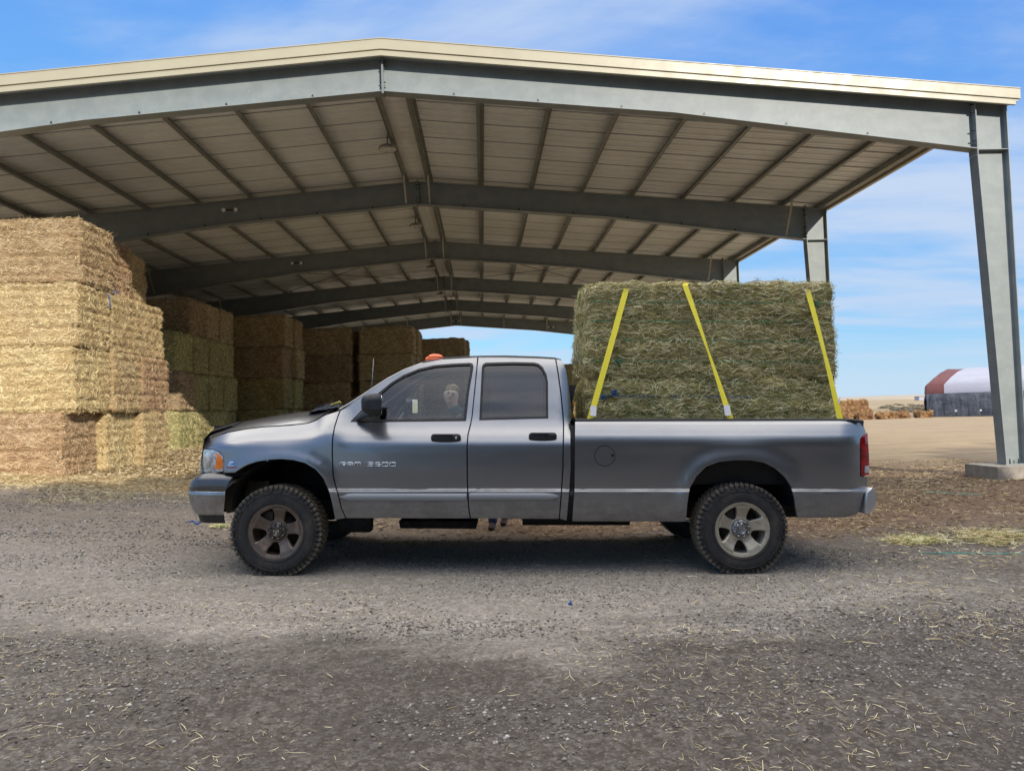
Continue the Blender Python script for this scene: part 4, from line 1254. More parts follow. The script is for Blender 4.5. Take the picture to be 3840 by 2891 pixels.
# ---- cabin
zf = .62; xw0 = T(1290, 1600, .2).x; xw1 = T(2120, 1600, .2).x
b = MB(); b.box((xw0, .12, .50), (xw1, 2*YC-.12, .60)); b.done('cab_floor', M_DARK, truck)
b = MB(); zd = T(1420, 1590, .5).z
b.prism([(T(1290, 1570, .4).x, zd), (T(1420, 1570, .4).x, zd+.03), (T(1440, 1600, .4).x, zd-.10), (T(1430, 1700, .4).x, .9), (xw0, .9)], .16, 2*YC-.16); b.done('dashboard', M_SEAT, truck)
def seat(xc, y0, y1, zs, hh_, name='seat'):
    b = MB(); b.box((xc-.28, y0, zs-.16), (xc+.22, y1, zs)); 
    b.prism([(xc+.14, zs-.05), (xc+.30, zs-.05), (xc+.42, zs+hh_), (xc+.32, zs+hh_)], y0, y1)
    for yh in ((y0+y1)/2,):
        b.prism([(xc+.35, zs+hh_-.02), (xc+.44, zs+hh_), (xc+.46, zs+hh_+.19), (xc+.38, zs+hh_+.19)], yh-.13, yh+.13)
    b.bevel(.03, 2, 30); b.done(name, M_SEAT, truck)
xs1 = T(1640, 1600, .6).x; xs2 = T(1960, 1600, .6).x
for y0 in (.26, 1.20): seat(xs1, y0, y0+.52, 1.02, .46)
for y0 in (.24, .76, 1.28): seat(xs2, y0, y0+.50, 1.04, .42)
b = MB(); c0 = T(1500, 1580, .62)
sw = [(c0.x-.02+.19*math.sin(a)*.42, .56+.19*math.cos(a), c0.z-.02+.19*math.sin(a)*.9) for a in [2*math.pi*k/28 for k in range(29)]]
b.tube(sw, .016, 8, caps=False); b.tube([(c0.x-.02, .56, c0.z-.02), (c0.x-.15, .56, c0.z-.06)], [.05, .03], 10); b.bar(sw[3], sw[17], .03, .02); b.done('steering_wheel', M_BLACK, truck)
# far pillar grab handle
b = MB(); gp = [(T(1545+52*k/8, 1478-62*k/8, 1.78)) for k in range(9)]
gp = [Vector((p.x, p.y-.045*abs(math.sin(math.pi*i/8))**.6, p.z)) for i, p in enumerate(gp)]
b.tube(gp, .016, 8); b.done('grab_handle', M_INT, truck)
gpl = []
for (u, v) in ((1400, 1560), (1450, 1520), (1530, 1455), (1600, 1408), (1660, 1392)):
    gpl.append([T(u, v+14, 1.80), T(u, v-2, 1.79), T(u, v-14, 1.80)])
b = MB(); b.grid(gpl); b.done('pillar_trim', M_INT, truck)
# rear view mirror and hanging tag
b = MB(); p = T(1520, 1425, .95); b.box((p.x-.012, YC-.13, p.z), (p.x+.012, YC+.13, p.z+.07)); b.bevel(.01, 2); b.done('rear_view_mirror', M_BLACK, truck)

# ---- wing mirrors
def mirror_part(side):
    S = (lambda y: 2*YC-y) if side else (lambda y: y)
    b = MB(); rows = []
    # housing: sections from the inner to outer end
    out_ = [(1360, 1500), (1366, 1487), (1380, 1479), (1400, 1476), (1422, 1476.5), (1423, 1520), (1422, 1556), (1415, 1561), (1395, 1558), (1372, 1549), (1362, 1535)]
    cxm, cym = 1396, 1520
    for j, (yy_, sc_) in enumerate(((.10, .45), (.07, .80), (.02, .98), (-.08, 1.0), (-.145, .96), (-.17, .80), (-.18, .4))):
        r = []
        for (u, v) in out_:
            q = T(u, v, -.06); c = T(cxm, cym, -.06)
            x = c.x+(q.x-c.x)*sc_; z = c.z+(q.z-c.z)*sc_
            if u > 1418: x = q.x-.004*(1-sc_)+(.10-yy_)*.13
            r.append((x, S(yy_), z))
        r.append(r[0]); rows.append(r)
    b.grid(rows)
    b.bm.faces.new([b.bm.verts.new(p) for p in rows[-1][:-1]])
    b2 = MB()
    h = b.done('wing_mirror', M_BLACK, truck, merge=.0002)
    # arm and sail
    b = MB(); rows = []
    for (u, v, r_, yy_) in ((1330, 1573, .020, .10), (1345, 1563, .040, .07), (1368, 1552, .055, .03), (1392, 1548, .058, -.02), (1405, 1540, .05, -.05)):
        c = T(u, v, 0); rows.append([(c.x+r_*.75*math.cos(a), S(yy_+.03*math.sin(a)), c.z+r_*.62*math.sin(a)) for a in [2*math.pi*k/16 for k in range(17)]])
    b.grid(rows)
    b.done('mirror_arm', M_BLACK, h, merge=.0002)
    b = MB(); g = [(1372, 1484), (1416, 1482), (1417, 1553), (1376, 1546)]
    c = T(1421, 1520, -.06); x = c.x+.004
    zt_ = T(0, 1484, -.06).z; zb_ = T(0, 1552, -.06).z
    pts_ = rrect(-.16, zb_, .085, zt_, .035) if not side else rrect(-.16, zb_, .085, zt_, .035)
    pts_ = rrect(-.155, min(zb_, zt_), .075, max(zb_, zt_), .035)
    b.prism([(S(y), z) for y, z in pts_], x, x+.004, axis='x')
    for v_ in b.bm.verts: v_.co.x += (.10-(S(v_.co.y)))*.13
    b.done('mirror_glass', simple('mirror_face', (.92, .93, .95), .03, 1, .0, 4), h)
for s_ in (0, 1): mirror_part(s_)
# far mirror face is what shows through the windows

# ---- roof marker lamps, antenna, wiper
m_or = N('orange_lens'); m_or.set(srgb(255, 106, 28), .3, 0, .5, .6, .05); m_or = m_or.m
for k, (u, v, d) in enumerate(((1648, 1345, .55), (1640, 1346, .80), (1634, 1347, YC), (1640, 1346, 2*YC-.80), (1648, 1345, 2*YC-.55))):
    base = T(1620 if k in (2,) else 1628, 1347, .6); 
    b = MB(); rows = []
    zc2 = secs[2][10][2]-.020
    xc = T(1632, 1350, d if d < 1.2 else .6).x-(.03 if k in (1, 2, 3) else 0)
    for i in range(9):
        a = math.pi*i/8
        rows.append([(xc+.07*-math.cos(a)*(1 if a < 1.57 else 1.1), d+.05*math.sin(bq)*abs(math.sin(a))**.5, zc2+.036*abs(math.sin(a))**.7*math.cos(bq)) for bq in [math.pi*(j/8-.5) for j in range(9)]])
    b.grid(rows); b.done('roof_marker_lamp', m_or, truck, merge=.0003)
b = MB(); a0 = T(1394, 1452, 1.75); a1 = T(1401, 1343, 1.75); b.tube([a0-Vector((0, 0, .25)), a0, a1], [.003, .002, .0012], 6); b.done('antenna', simple('antenna_steel', (.6, .6, .6), .3, .8), truck)
for dy in (0, .55):
    b = MB(); w0 = T(1180, 1536, .5+dy); w1 = T(1262, 1510, .8+dy); b.tube([w0, w0.lerp(w1, .5)+Vector((0, 0, .012)), w1], .009, 6); b.bar(w0.lerp(w1, .35)+Vector((0, -.2, .0)), w1+Vector((.02, .12, .0)), .012, .02); b.done('wiper', M_BLACK, truck)

# ---- underbody
b = MB()
for y in (.55, 2*YC-.55): b.box((T(880, 1900).x, y-.04, .44), (T(3200, 1900).x, y+.04, .60))
b.done('chassis_rail', M_DARK, truck)
b = MB(); b.box((T(1210, 1950).x, .45, .30), (T(1352, 1950).x, .60, .50)); b.bevel(.03, 2); b.box((T(1500, 1950).x, .75, .35), (T(1600, 1950).x, 1.3, .55))
b.prism([(T(1494, 1970, .7).x, T(1494, 1955, .7).z), (T(1790, 1962, .7).x, T(1790, 1955, .7).z), (T(1785, 1984, .7).x, T(1785, 1984, .7).z), (T(1500, 1982, .7).x, T(1500, 1982, .7).z)], .72, 1.1)
b.done('gearbox', M_DARK, truck)
b = MB(); b.tube([(T(1280, 0+1960, .6).x, 1.3, .42), (T(2400, 1960, .6).x, 1.3, .42), (T(2640, 1960, .6).x, 1.3, .60)], .04, 10); b.done('exhaust_pipe', M_DARK, truck)
b = MB(); b.tube([(T(1600, 1960, 1.0).x, YC, .5), (T(2780, 1960, 1.0).x, YC, .42)], .05, 10); b.done('drive_shaft', M_DARK, truck)
for xx_ in (T(1032, 1998).x, T(2786, 1989).x):
    b = MB(); b.tube([(xx_, .3, .40), (xx_, 2*YC-.3, .40)], .05, 10)
    b.lathe([(.0, -.13), (.10, -.10), (.16, 0), (.10, .10), (0, .13)], (xx_+.02, YC, .40), 16); b.done('axle', M_DARK, truck)
b = MB(); b.tube([(T(1960, 1958, .4).x, .60, .50), (T(2370, 1958, .4).x, .60, .50)], [.15, .15], 14); b.done('fuel_tank', M_DARK, truck)
# ================================================================ WHEELS
M_TYRE = N('tyre_rubber')
_x, _y, _z = M_TYRE.sep(M_TYRE.tc.outputs['Object'])
_r = M_TYRE.math('SQRT', M_TYRE.math('ADD', M_TYRE.math('POWER', _x, 2), M_TYRE.math('POWER', _z, 2)))
_d = M_TYRE.math('MULTIPLY', M_TYRE.rng(_r, .372, .402), M_TYRE.rng(M_TYRE.noise(14, 5, .7), .3, .6, .3, .85))
_d = M_TYRE.math('ADD', _d, M_TYRE.math('MULTIPLY', M_TYRE.rng(M_TYRE.noise(6, 5, .7), .4, .75), .22), clamp=True)
M_TYRE.set(M_TYRE.mix(_d, (.030, .029, .029, 1), srgb(122, 112, 96)), .78, 0, .3); M_TYRE = M_TYRE.m
def rim_mat(name, a, b, c, metal):
    m = N(name); n = m.noise(9, 6, .7)
    m.set(m.mix(m.rng(m.noise(16, 6, .75), .5, .75), m.mix(m.rng(n, .35, .65), a, b), c), .48, metal, .5); return m.m
M_RIM_REAR = rim_mat('tan_alloy', srgb(164, 156, 140), srgb(182, 174, 156), srgb(136, 114, 88), .45)
M_RIM_FRONT = rim_mat('rusty_alloy', srgb(96, 86, 78), srgb(120, 106, 94), srgb(86, 60, 44), .45)
M_HUB = simple('hub_cap_metal', srgb(138, 138, 138)[:3], .3, .8, .12, 14)
M_HUBD = simple('dirty_hub_metal', srgb(94, 88, 84)[:3], .4, .7, .2, 14)
M_BRAKE = simple('brake_disc', srgb(60, 54, 50)[:3], .6, .6, .2, 12)
TR, TW = .402, .268
def tyre_mesh():
    b = MB()
    prof = [(.218, .035), (.225, .012), (.245, .002), (.285, -.006), (.325, -.004), (.352, .004), (.372, .016), (.384, .026), (.388, .05), (.388, TW-.05), (.384, TW-.026), (.372, TW-.016), (.340, TW), (.28, TW), (.23, TW-.02), (.218, TW-.035)]
    b.lathe(prof, (0, 0, 0), 72)
    # raised rings on the side wall
    for r in (.333, .252):
        b.lathe([(r, -.004), (r+.002, -.0085), (r+.005, -.0085), (r+.007, -.004)], (0, 0, 0), 72)
    def block(a, w, y0, y1, r0, r1, sk=0.0, rin=None):
        vs = []
        for (yy_, s_) in ((y0, -sk), (y1, sk)):
            for rr_, da in ((r0, -w), (r0, w), (r1, w*.9), (r1, -w*.9)):
                aa = a+da/TR+s_/TR; vs.append(b.bm.verts.new((rr_*math.sin(aa), yy_, rr_*math.cos(aa))))
        for f in ((0, 1, 2, 3), (7, 6, 5, 4), (0, 4, 5, 1), (1, 5, 6, 2), (2, 6, 7, 3), (3, 7, 4, 0)): b.bm.faces.new([vs[i] for i in f])
    n = 54
    for k in range(n):
        a = 2*math.pi*k/n; lg = (k % 2)
        block(a, .0165, .008, .060, .378, TR-.002, .004)
        block(a, .0165, TW-.060, TW-.008, .378, TR-.002, .004)
        # shoulder lug reaching down the side wall, alternating long and short
        r_in = .350 if lg else .362
        vs = []
        for (rr_, yy_) in ((TR-.003, .010), (r_in, -.002 if lg else .004), (r_in, .012), (TR-.012, .030)):
            for da in (-.0150, .0150): 
                aa = a+da/TR; vs.append(b.bm.verts.new((rr_*math.sin(aa), yy_-.004, rr_*math.cos(aa))))
        b.bm.faces.new((vs[0], vs[1], vs[3], vs[2])); b.bm.faces.new((vs[2], vs[3], vs[5], vs[4])); b.bm.faces.new((vs[0], vs[2], vs[4], vs[6])); b.bm.faces.new((vs[1], vs[7], vs[5], vs[3]))
        for j, yc_ in enumerate((.088, .134, .180)):
            block(a+(.5+.35*j)*2*math.pi/n, .0155, yc_-.018, yc_+.018, .384, TR, .008)
        # zig-zag mark inside the lugs
        vs = []
        a2 = a+math.pi/n
    # flatten the foot
    for v in b.bm.verts:
        if v.co.z < -.388: v.co.z = -.388-(v.co.z+.388)*-.12; v.co.y += 0
    bmesh.ops.recalc_face_normals(b.bm, faces=b.bm.faces[:])
    me = bpy.data.meshes.new('tyre'); b.bm.to_mesh(me); b.bm.free(); me.materials.append(M_TYRE); return me
TYRE = tyre_mesh()
def text_mesh(s, size, extrude=.001, mat=None, bold=0.0):
    cu = bpy.data.curves.new('t', 'FONT'); cu.body = s; cu.size = size; cu.extrude = extrude; cu.align_x = 'CENTER'; cu.align_y = 'BOTTOM_BASELINE' if False else 'CENTER'; cu.offset = bold; cu.resolution_u = 3
    o = bpy.data.objects.new('t', cu); COL.objects.link(o)
    dg = bpy.context.evaluated_depsgraph_get(); me = bpy.data.meshes.new_from_object(o.evaluated_get(dg))
    bpy.data.objects.remove(o); bpy.data.curves.remove(cu)
    if mat: me.materials.clear(); me.materials.append(mat)
    return me
M_LETTER = simple('raised_rubber', (.05, .05, .05), .6, 0, .2, 20)
def ring_text(parent, s, r, a_mid, size, step):
    """raised side-wall letters, each turned to follow the tyre"""
    bm = bmesh.new(); n = len(s)
    for i, c in enumerate(s):
        if c == ' ': continue
        me = text_mesh(c, size, .0015)
        a = a_mid+(i-(n-1)/2)*step
        rot = Matrix.Rotation(a, 4, 'Y')@Matrix.Translation((0, -.0075, r))@Matrix.Rotation(math.radians(90), 4, 'X')
        me.transform(rot); bm.from_mesh(me); bpy.data.meshes.remove(me)
    me = bpy.data.meshes.new('side_wall_lettering'); bm.to_mesh(me); bm.free(); me.materials.append(M_LETTER)
    return link('side_wall_lettering', me, parent)
def wheel(name, loc, mrim, mhub, rot, near=True, mirror=False):
    w = empty(name, (0, 0, 0)); w.parent = truck; w.location = loc
    if mirror: w.rotation_euler = (0, 0, math.pi)
    ty = link('tyre', TYRE, w)
    b = MB(); Y0 = .022
    b.lathe([(.228, .012), (.236, .000), (.240, .000), (.240, .03), (.218, .05), (.205, .16), (.205, .24)], (0, Y0-.018, 0), 64)
    b.lathe([(.205, .012), (.222, .004), (.230, .002), (.236, .002)], (0, Y0-.018, 0), 64)
    # five spokes
    for k in range(5):
        a = rot+2*math.pi*k/5
        def P(r, da, y): return (r*math.sin(a+da), y, r*math.cos(a+da))
        rows = []
        for r, hw, y in ((.085, .050, Y0+.036), (.125, .046, Y0+.026), (.165, .050, Y0+.006), (.190, .057, Y0-.008), (.212, .072, Y0-.014)):
            rows.append([P(r, -hw/r, y+.055), P(r, -hw/r-.01, y+.008), P(r, -hw/r*.86, y), P(r, 0, y-.002), P(r, hw/r*.86, y), P(r, hw/r+.01, y+.008), P(r, hw/r, y+.055)])
        b.grid(rows, smooth=False)
    b.lathe([(.088, .08), (.096, .050), (.100, .034), (.094, .028), (.08, .034)], (0, Y0, 0), 40)
    rim = b.done('rim', mrim, w, recalc=True)
    b = MB(); b.lathe([(.085, .07), (.083, .030), (.074, .022), (.058, .016), (.050, .014), (.046, .002), (.040, -.002), (.038, .004), (0, .004)], (0, Y0, 0), 40)
    hub = b.done('hub_cap', mhub, w)
    for k in range(8):
        a = rot+2*math.pi*(k+.5)/8; b = MB()
        b.lathe([(.0125, .035), (.0125, .004), (.0115, .001), (.007, -.003), (0, -.004)], (.066*math.sin(a), Y0-.004, .066*math.cos(a)), 12); b.done('wheel_nut', mhub, w)
    b = MB()       # small crossed ram-head style relief in the centre
    for pl in ([(-.024, .018), (-.006, .004), (0, .020), (.006, .004), (.024, .018), (.026, .002), (.016, -.010), (.010, .0)], [(-.008, -.002), (.008, -.002), (.006, -.026), (-.006, -.026)], [(-.024, .018), (-.026, .002), (-.016, -.010), (-.012, .0)]):
        b.prism([(x*1.05, z*1.05) for x, z in pl], Y0-.003, Y0+.006)
    em = b.done('hub_emblem', M_CHROME if not mirror else mhub, hub)
    for r_, y_ in ((0, 0),):
        b = MB(); b.lathe([(0, .11), (.18, .11), (.18, .13), (0, .13)], (0, 0, 0), 40)
        b.box((-.15, .075, .07), (-.05, .12, .17)); b.done('brake_disc', M_BRAKE, w)
    if near:
        ring_text(ty, 'OPEN RANGE', .312, rot*0+math.radians(-62 if mirror is False else 0)+WROT, .036, .108)
        ring_text(ty, 'ALL TERRAIN', .312, math.radians(118)+WROT, .036, .100)
    return w
hf_ = T(1032, 1998).x; hr_ = T(2786, 1989).x
zc_f = .386; zc_r = T(2786, 2154).z+.386
WROT = math.radians(40)
wheel('front_wheel', (hf_, .004, zc_f), M_RIM_FRONT, M_HUBD, math.radians(8))
WROT = math.radians(-2)
wheel('rear_wheel', (hr_, .006, zc_r), M_RIM_REAR, M_HUB, math.radians(4))
wheel('front_wheel', (hf_, 2*YC-.004, zc_f), M_RIM_FRONT, M_HUBD, 0, False, True)
wheel('rear_wheel', (hr_, 2*YC-.006, zc_r), M_RIM_REAR, M_HUB, 0, False, True)

# ================================================================ BADGES
def stroke_text(s, x0, x1, ytop, ybot, r, name, mat, parent, gap=.28, yoff=-.004):
    """squared wide lettering, each stroke a bevelled bar; measured on the door"""
    G = {'R': [[(0, 0), (0, 1), (.9, 1), (1, .9), (1, .55), (.9, .48), (.2, .48)], [(.55, .48), (1, 0)]],
         'A': [[(0, 0), (0, .85), (.15, 1), (.85, 1), (1, .85), (1, 0)], [(0, .42), (1, .42)]],
         'M': [[(0, 0), (0, .9), (.1, 1), (.4, 1), (.5, .9), (.5, 0)], [(.5, .9), (.6, 1), (.9, 1), (1, .9), (1, 0)]],
         '3': [[(0, 1), (.9, 1), (1, .9), (1, .1), (.9, 0), (0, 0)], [(.15, .5), (1, .5)]],
         '5': [[(1, 1), (0, 1), (0, .52), (.9, .52), (1, .42), (1, .1), (.9, 0), (0, 0)]],
         '0': [[(.1, 0), (0, .1), (0, .9), (.1, 1), (.9, 1), (1, .9), (1, .1), (.9, 0), (.1, 0)]]}
    n = len([c for c in s if c != ' '])+.55*s.count(' '); cw = (x1-x0)/(n+gap*(n-1)*.0+gap*(len(s)-1)); x = x0
    b = MB()
    for c in s:
        if c == ' ': x += cw*.55+cw*gap; continue
        for j, st in enumerate(G[c]):
            pts_ = []
            for (a, h) in st:
                u = x+a*cw; v = ybot+(ytop-ybot)*h; p = P3(u, v, yoff-.001*j); pts_.append(p)
            b.tube(pts_, r, 8)
        x += cw*(1+gap)
    return b.done(name, mat, parent)
stroke_text('RAM 3500', 1274, 1483, 1734.5, 1747.5, .0046, 'door_lettering', simple('badge_chrome', (.72, .73, .76), .22, .9, .05, 9), fd[0])
# fender badge: split C with a red strip below
def fmark(polys, mat, name, off=-.006):
    b = MB()
    for pl in polys:
        vs = [P3(u, v, off) for u, v in pl]; c = [P3(u, v, 0.0) for u, v in pl]
        a_ = [b.bm.verts.new(p) for p in vs]; c_ = [b.bm.verts.new(p) for p in c]
        for t in tessellate_polygon([[Vector((u, v, 0)) for u, v in pl]]): b.bm.faces.new([a_[i] for i in t])
        for i in range(len(pl)): b.bm.faces.new((a_[i], a_[(i+1) % len(pl)], c_[(i+1) % len(pl)], c_[i]))
    o = b.done(name, mat, truck); return o
bx0, by0, sc_ = 853, 1728, .58
fmark([[(bx0+u*sc_, by0+v*sc_) for u, v in pl] for pl in (
    [(14, 2), (40, 2), (40, 16), (32, 16), (32, 10), (18, 12), (14, 20), (12, 12)],
    [(10, 16), (12, 22), (10, 30), (16, 33), (40, 26), (40, 33), (12, 36), (4, 30), (6, 20)],
    [(17, 14), (29, 13), (24, 25), (14, 28)])], simple('badge_silver', (.72, .74, .78), .2, .9, .05, 9), 'fender_badge')
fmark([[(849, 1750.5), (887, 1750.5), (887, 1755), (849, 1755)]], simple('badge_red', srgb(150, 52, 52)[:3], .4), 'fender_badge_strip', -.004)
for k in range(9):
    pass

# ================================================================ LOAD
MW = truck.matrix_world
def tw(p): return MW@Vector(p)
TRZ = math.atan2(EX.y, EX.x)
yb_ = .40
zl = T(2600, 1600, yb_).z
ztop = T(2600, 1068, yb_).z+.01
HB = (ztop-.83)/2
xl = T(2203, 1500, yb_).x; xr_ = T(3132, 1500, yb_).x
LL = xr_-xl
LOADM = [bale_mesh('load_bale%d' % i, LL, 1.20, HB+.012, 46000, .070, .0038, 51+i, strings=5, res=.05, wild=1.2, lump=.032, row_amp=.018, rnd=.035) for i in range(2)]
def load_bale(me, z, label):
    o = link('hay_bale', me); o.matrix_world = MW@Matrix.Translation(((xl+xr_)/2, yb_+.60, z))
    o.material_slots[0].link = 'OBJECT'; o.material_slots[0].material = HAY_LOAD
    tag(o, label, 'hay bale', 'green hay bales loaded on the truck'); return o
lb = load_bale(LOADM[0], .83, 'lower green hay bale in the truck bed, mostly hidden by the bed side')
lt_ = load_bale(LOADM[1], .83+HB, 'upper green hay bale on the truck, standing well above the bed rail')
# green and blue twine on the long faces
M_TW_G = simple('green_twine', srgb(28, 128, 92)[:3], .6); M_TW_B = simple('blue_twine', srgb(40, 92, 150)[:3], .6)
rtw = random.Random(5)
def twine(o_parent, v, mat, u0=2215, u1=3125):
    b = MB(); n = 60; p = []
    for k in range(n+1):
        u = u0+(u1-u0)*k/n
        q = T(u, v+3*(u-2200)/900*2.4+rtw.uniform(-1, 1), yb_-.016-.010*math.sin(k*.9)+rtw.uniform(-.008, .008)); p.append(q)
    b.tube(p, .0034, 5); o = b.done('twine', mat)
    o.parent = o_parent; o.matrix_parent_inverse = o_parent.matrix_world.inverted()@MW if False else Matrix.Identity(4)
    o.matrix_basis = o_parent.matrix_basis.inverted()@MW
for v in (1131, 1203, 1274, 1352): twine(lt_, v, M_TW_G)
twine(lb, 1484, M_TW_B, 2240, 2820)
def knot(o_parent, u, v, mat):
    b = MB(); c = T(u, v, yb_-.03)
    for k in range(5):
        b.tube([c+Vector([rtw.uniform(-.03, .03) for _ in range(3)]) for _ in range(4)], .004, 5)
    o = b.done('twine_knot', mat); o.parent = o_parent; o.matrix_basis = o_parent.matrix_basis.inverted()@MW
knot(lt_, 3062, 1143, M_TW_G); knot(lt_, 2319, 1357, M_TW_G); knot(lb, 2303, 1473, M_TW_B); knot(lb, 2266, 1489, M_TW_B)

# ---- yellow straps
M_STRAP = N('yellow_webbing'); M_STRAP.set(M_STRAP.mix(M_STRAP.rng(M_STRAP.noise(300, 2), .35, .65), srgb(236, 216, 50), srgb(250, 236, 84)), .55, 0, .3); M_STRAP = M_STRAP.m
M_TAG = simple('white_label', srgb(226, 224, 226)[:3], .7, 0, .05, 30)
def strap(bot, top, ttop, label, wb=.052):
    """bot/top: measured ends on the near side; then across the bale to the far rail"""
    t = tag(empty('ratchet_strap'), label, 'strap', 'yellow straps over the load'); t.matrix_world = MW
    pb = T(bot[0], bot[1]+6, .115); pt = T(top[0], top[1], yb_-.012); pt2 = T(top[0]+4, top[1]-8, yb_+.09)
    pts_ = []
    for k in range(9):
        s_ = k/8; p = pb.lerp(pt, s_); p.y -= .022*math.sin(math.pi*s_); pts_.append(p)
    pts_.append(pt2); zc = pt2.z
    for k in range(1, 7): pts_.append(Vector((pt2.x, pt2.y+(2*YC-.1-yb_-.18-pt2.y+yb_)*k/6, zc+.012*math.sin(k))))
    pts_.append(Vector((pt2.x+.01, 2*YC-.115, pb.z)))
    b = MB(); rows = []
    n = len(pts_)
    for i, p in enumerate(pts_):
        d = (pts_[min(i+1, n-1)]-pts_[max(0, i-1)]).normalized(); sd = Vector((1, 0, 0)); sd = (sd-d*sd.dot(d)).normalized()
        tw_ = ttop*(1-abs(i-4)/4) if i < 9 else 0
        nn = d.cross(sd); sv = sd*math.cos(tw_)+nn*math.sin(tw_); nn2 = d.cross(sv)
        rows.append([p-sv*wb/2-nn2*.001, p+sv*wb/2-nn2*.001, p+sv*wb/2+nn2*.001, p-sv*wb/2+nn2*.001, p-sv*wb/2-nn2*.001])
    b.grid(rows, smooth=False); b.done('webbing', M_STRAP, t, merge=.0001)
    return t, pb, pt
def label_tag(t, poly, d=-.0):
    b = MB()
    vs = [T(u, v, dd) for (u, v, dd) in poly]
    a_ = [b.bm.verts.new(p+Vector((0, -.004, 0))) for p in vs]; c_ = [b.bm.verts.new(p) for p in vs]
    b.bm.faces.new(a_); b.bm.faces.new(c_[::-1])
    for i in range(len(vs)): b.bm.faces.new((a_[i], c_[i], c_[(i+1) % len(vs)], a_[(i+1) % len(vs)]))
    b.done('label', M_TAG, t)
s1, _, _ = strap((2211, 1570), (2349, 1083), 0.0, 'yellow strap nearest the cab, leaning left towards a white label at its foot')
label_tag(s1, [(2215, 1521, .12), (2237, 1523, .12), (2235, 1561, .10), (2213, 1558, .10)])
s2, _, _ = strap((2741, 1570), (2569, 1070), .9, 'middle yellow strap, slanting right and twisted once, with a white label near the rail')
label_tag(s2, [(2713, 1519, .12), (2737, 1520, .12), (2740, 1558, .10), (2719, 1559, .10)])
s3, _, _ = strap((3151, 1570), (3028, 1088), .5, 'yellow strap nearest the tail light, small label curling off its foot')
label_tag(s3, [(3142, 1500, .15), (3150, 1488, .14), (3149, 1512, .14), (3141, 1518, .15)])
# orange strap hardware in the gap behind the cab
b = MB(); c = T(2146, 1545, .45)
for k in range(7):
    q = T(2142+rtw.uniform(0, 7), 1512+k*9, .42+.02*k); b.tube([q+Vector((-.012, 0, 0)), q+Vector((.012, .01, .01)), q+Vector((.0, .02, .03))], .011, 6)
o = b.done('coiled_rope', simple('orange_rope', srgb(240, 150, 30)[:3], .6)); o.matrix_world = MW; tag(o, 'bright orange rope hanging in the gap between cab and bed', 'rope')
# crumpled dark cloth by the wipers
b = MB(); rows = []; c = T(1235, 1525, .5)
rc = random.Random(3)
for i in range(14):
    r = []
    for j in range(10):
        x = c.x-.16+.32*i/13; y = c.y-.17+.36*j/9; e = abs(math.sin(math.pi*i/13))**.6*abs(math.sin(math.pi*j/9))**.6
        r.append((x, y, c.z-.055+.045*e+.010*math.sin(i*1.9+j*.8)*e+rc.uniform(-.006, .006)+.05*(i/13)))
    rows.append(r)
b.grid(rows); o = b.done('crumpled_cloth', simple('navy_cloth', srgb(30, 34, 48)[:3], .9, 0, .3, 20)); o.matrix_world = MW; tag(o, 'crumpled navy cloth lying at the base of the windshield', 'cloth')
b = MB()
for k in range(3): 
    q = T(1238+k*11, 1520-k*4, .42); b.tube([q, q+Vector((.03, .01, .012)), q+Vector((.05, .0, -.004))], [.008, .011, .004], 6)
o = b.done('work_glove', simple('yellow_leather', srgb(190, 176, 92)[:3], .8, 0, .2, 20)); o.matrix_world = MW; tag(o, 'pale yellow work glove tucked beside the navy cloth by the windshield', 'glove')

# ================================================================ PERSON (behind the truck, bending to look through the cab)
M_SKIN = simple('skin', (.50, .29, .21), .55, 0, .06, 20); M_JACK = simple('dark_jacket', srgb(40, 58, 62)[:3], .9, 0, .15, 14)
M_JEAN = simple('blue_jeans', srgb(46, 64, 100)[:3], .9, 0, .2, 30); M_HAIR = simple('fair_hair', srgb(142, 116, 82)[:3], .8, 0, .25, 60); M_SHOE = simple('brown_shoe', srgb(66, 50, 42)[:3], .7)
def skin_chain(name, nodes, edges, mat, sub=2, root=0):
    me = bpy.data.meshes.new(name); me.from_pydata([n[0] for n in nodes], edges, []); o = link(name, me)
    md = o.modifiers.new('s', 'SKIN'); 
    for i, n in enumerate(nodes):
        r = n[1] if isinstance(n[1], tuple) else (n[1], n[1]); me.skin_vertices[0].data[i].radius = r
    me.skin_vertices[0].data[root].use_root = True
    md2 = o.modifiers.new('u', 'SUBSURF'); md2.levels = sub; md2.render_levels = sub
    dg = bpy.context.evaluated_depsgraph_get(); m2 = bpy.data.meshes.new_from_object(o.evaluated_get(dg)); bpy.data.objects.remove(o); bpy.data.meshes.remove(me)
    m2.materials.clear(); m2.materials.append(mat)
    for p in m2.polygons: p.use_smooth = True; p.material_index = 0
    return m2
D_P = 2.42
pf = T(1872, 1988, D_P); hd = T(1690, 1488, D_P-.05)          # feet and head centre in truck space
per = tag(empty('person'), 'fair haired man in a dark jacket and jeans bending to look through the cab window', 'person')
per.matrix_world = MW@Matrix.Translation(pf)
H = hd-pf                                                     # head centre relative to the feet
hip = Vector((.06, .10, .90)); chest = Vector((H.x*.62, .06, 1.24)); neck = Vector((H.x+.035, -.01, H.z-.145))
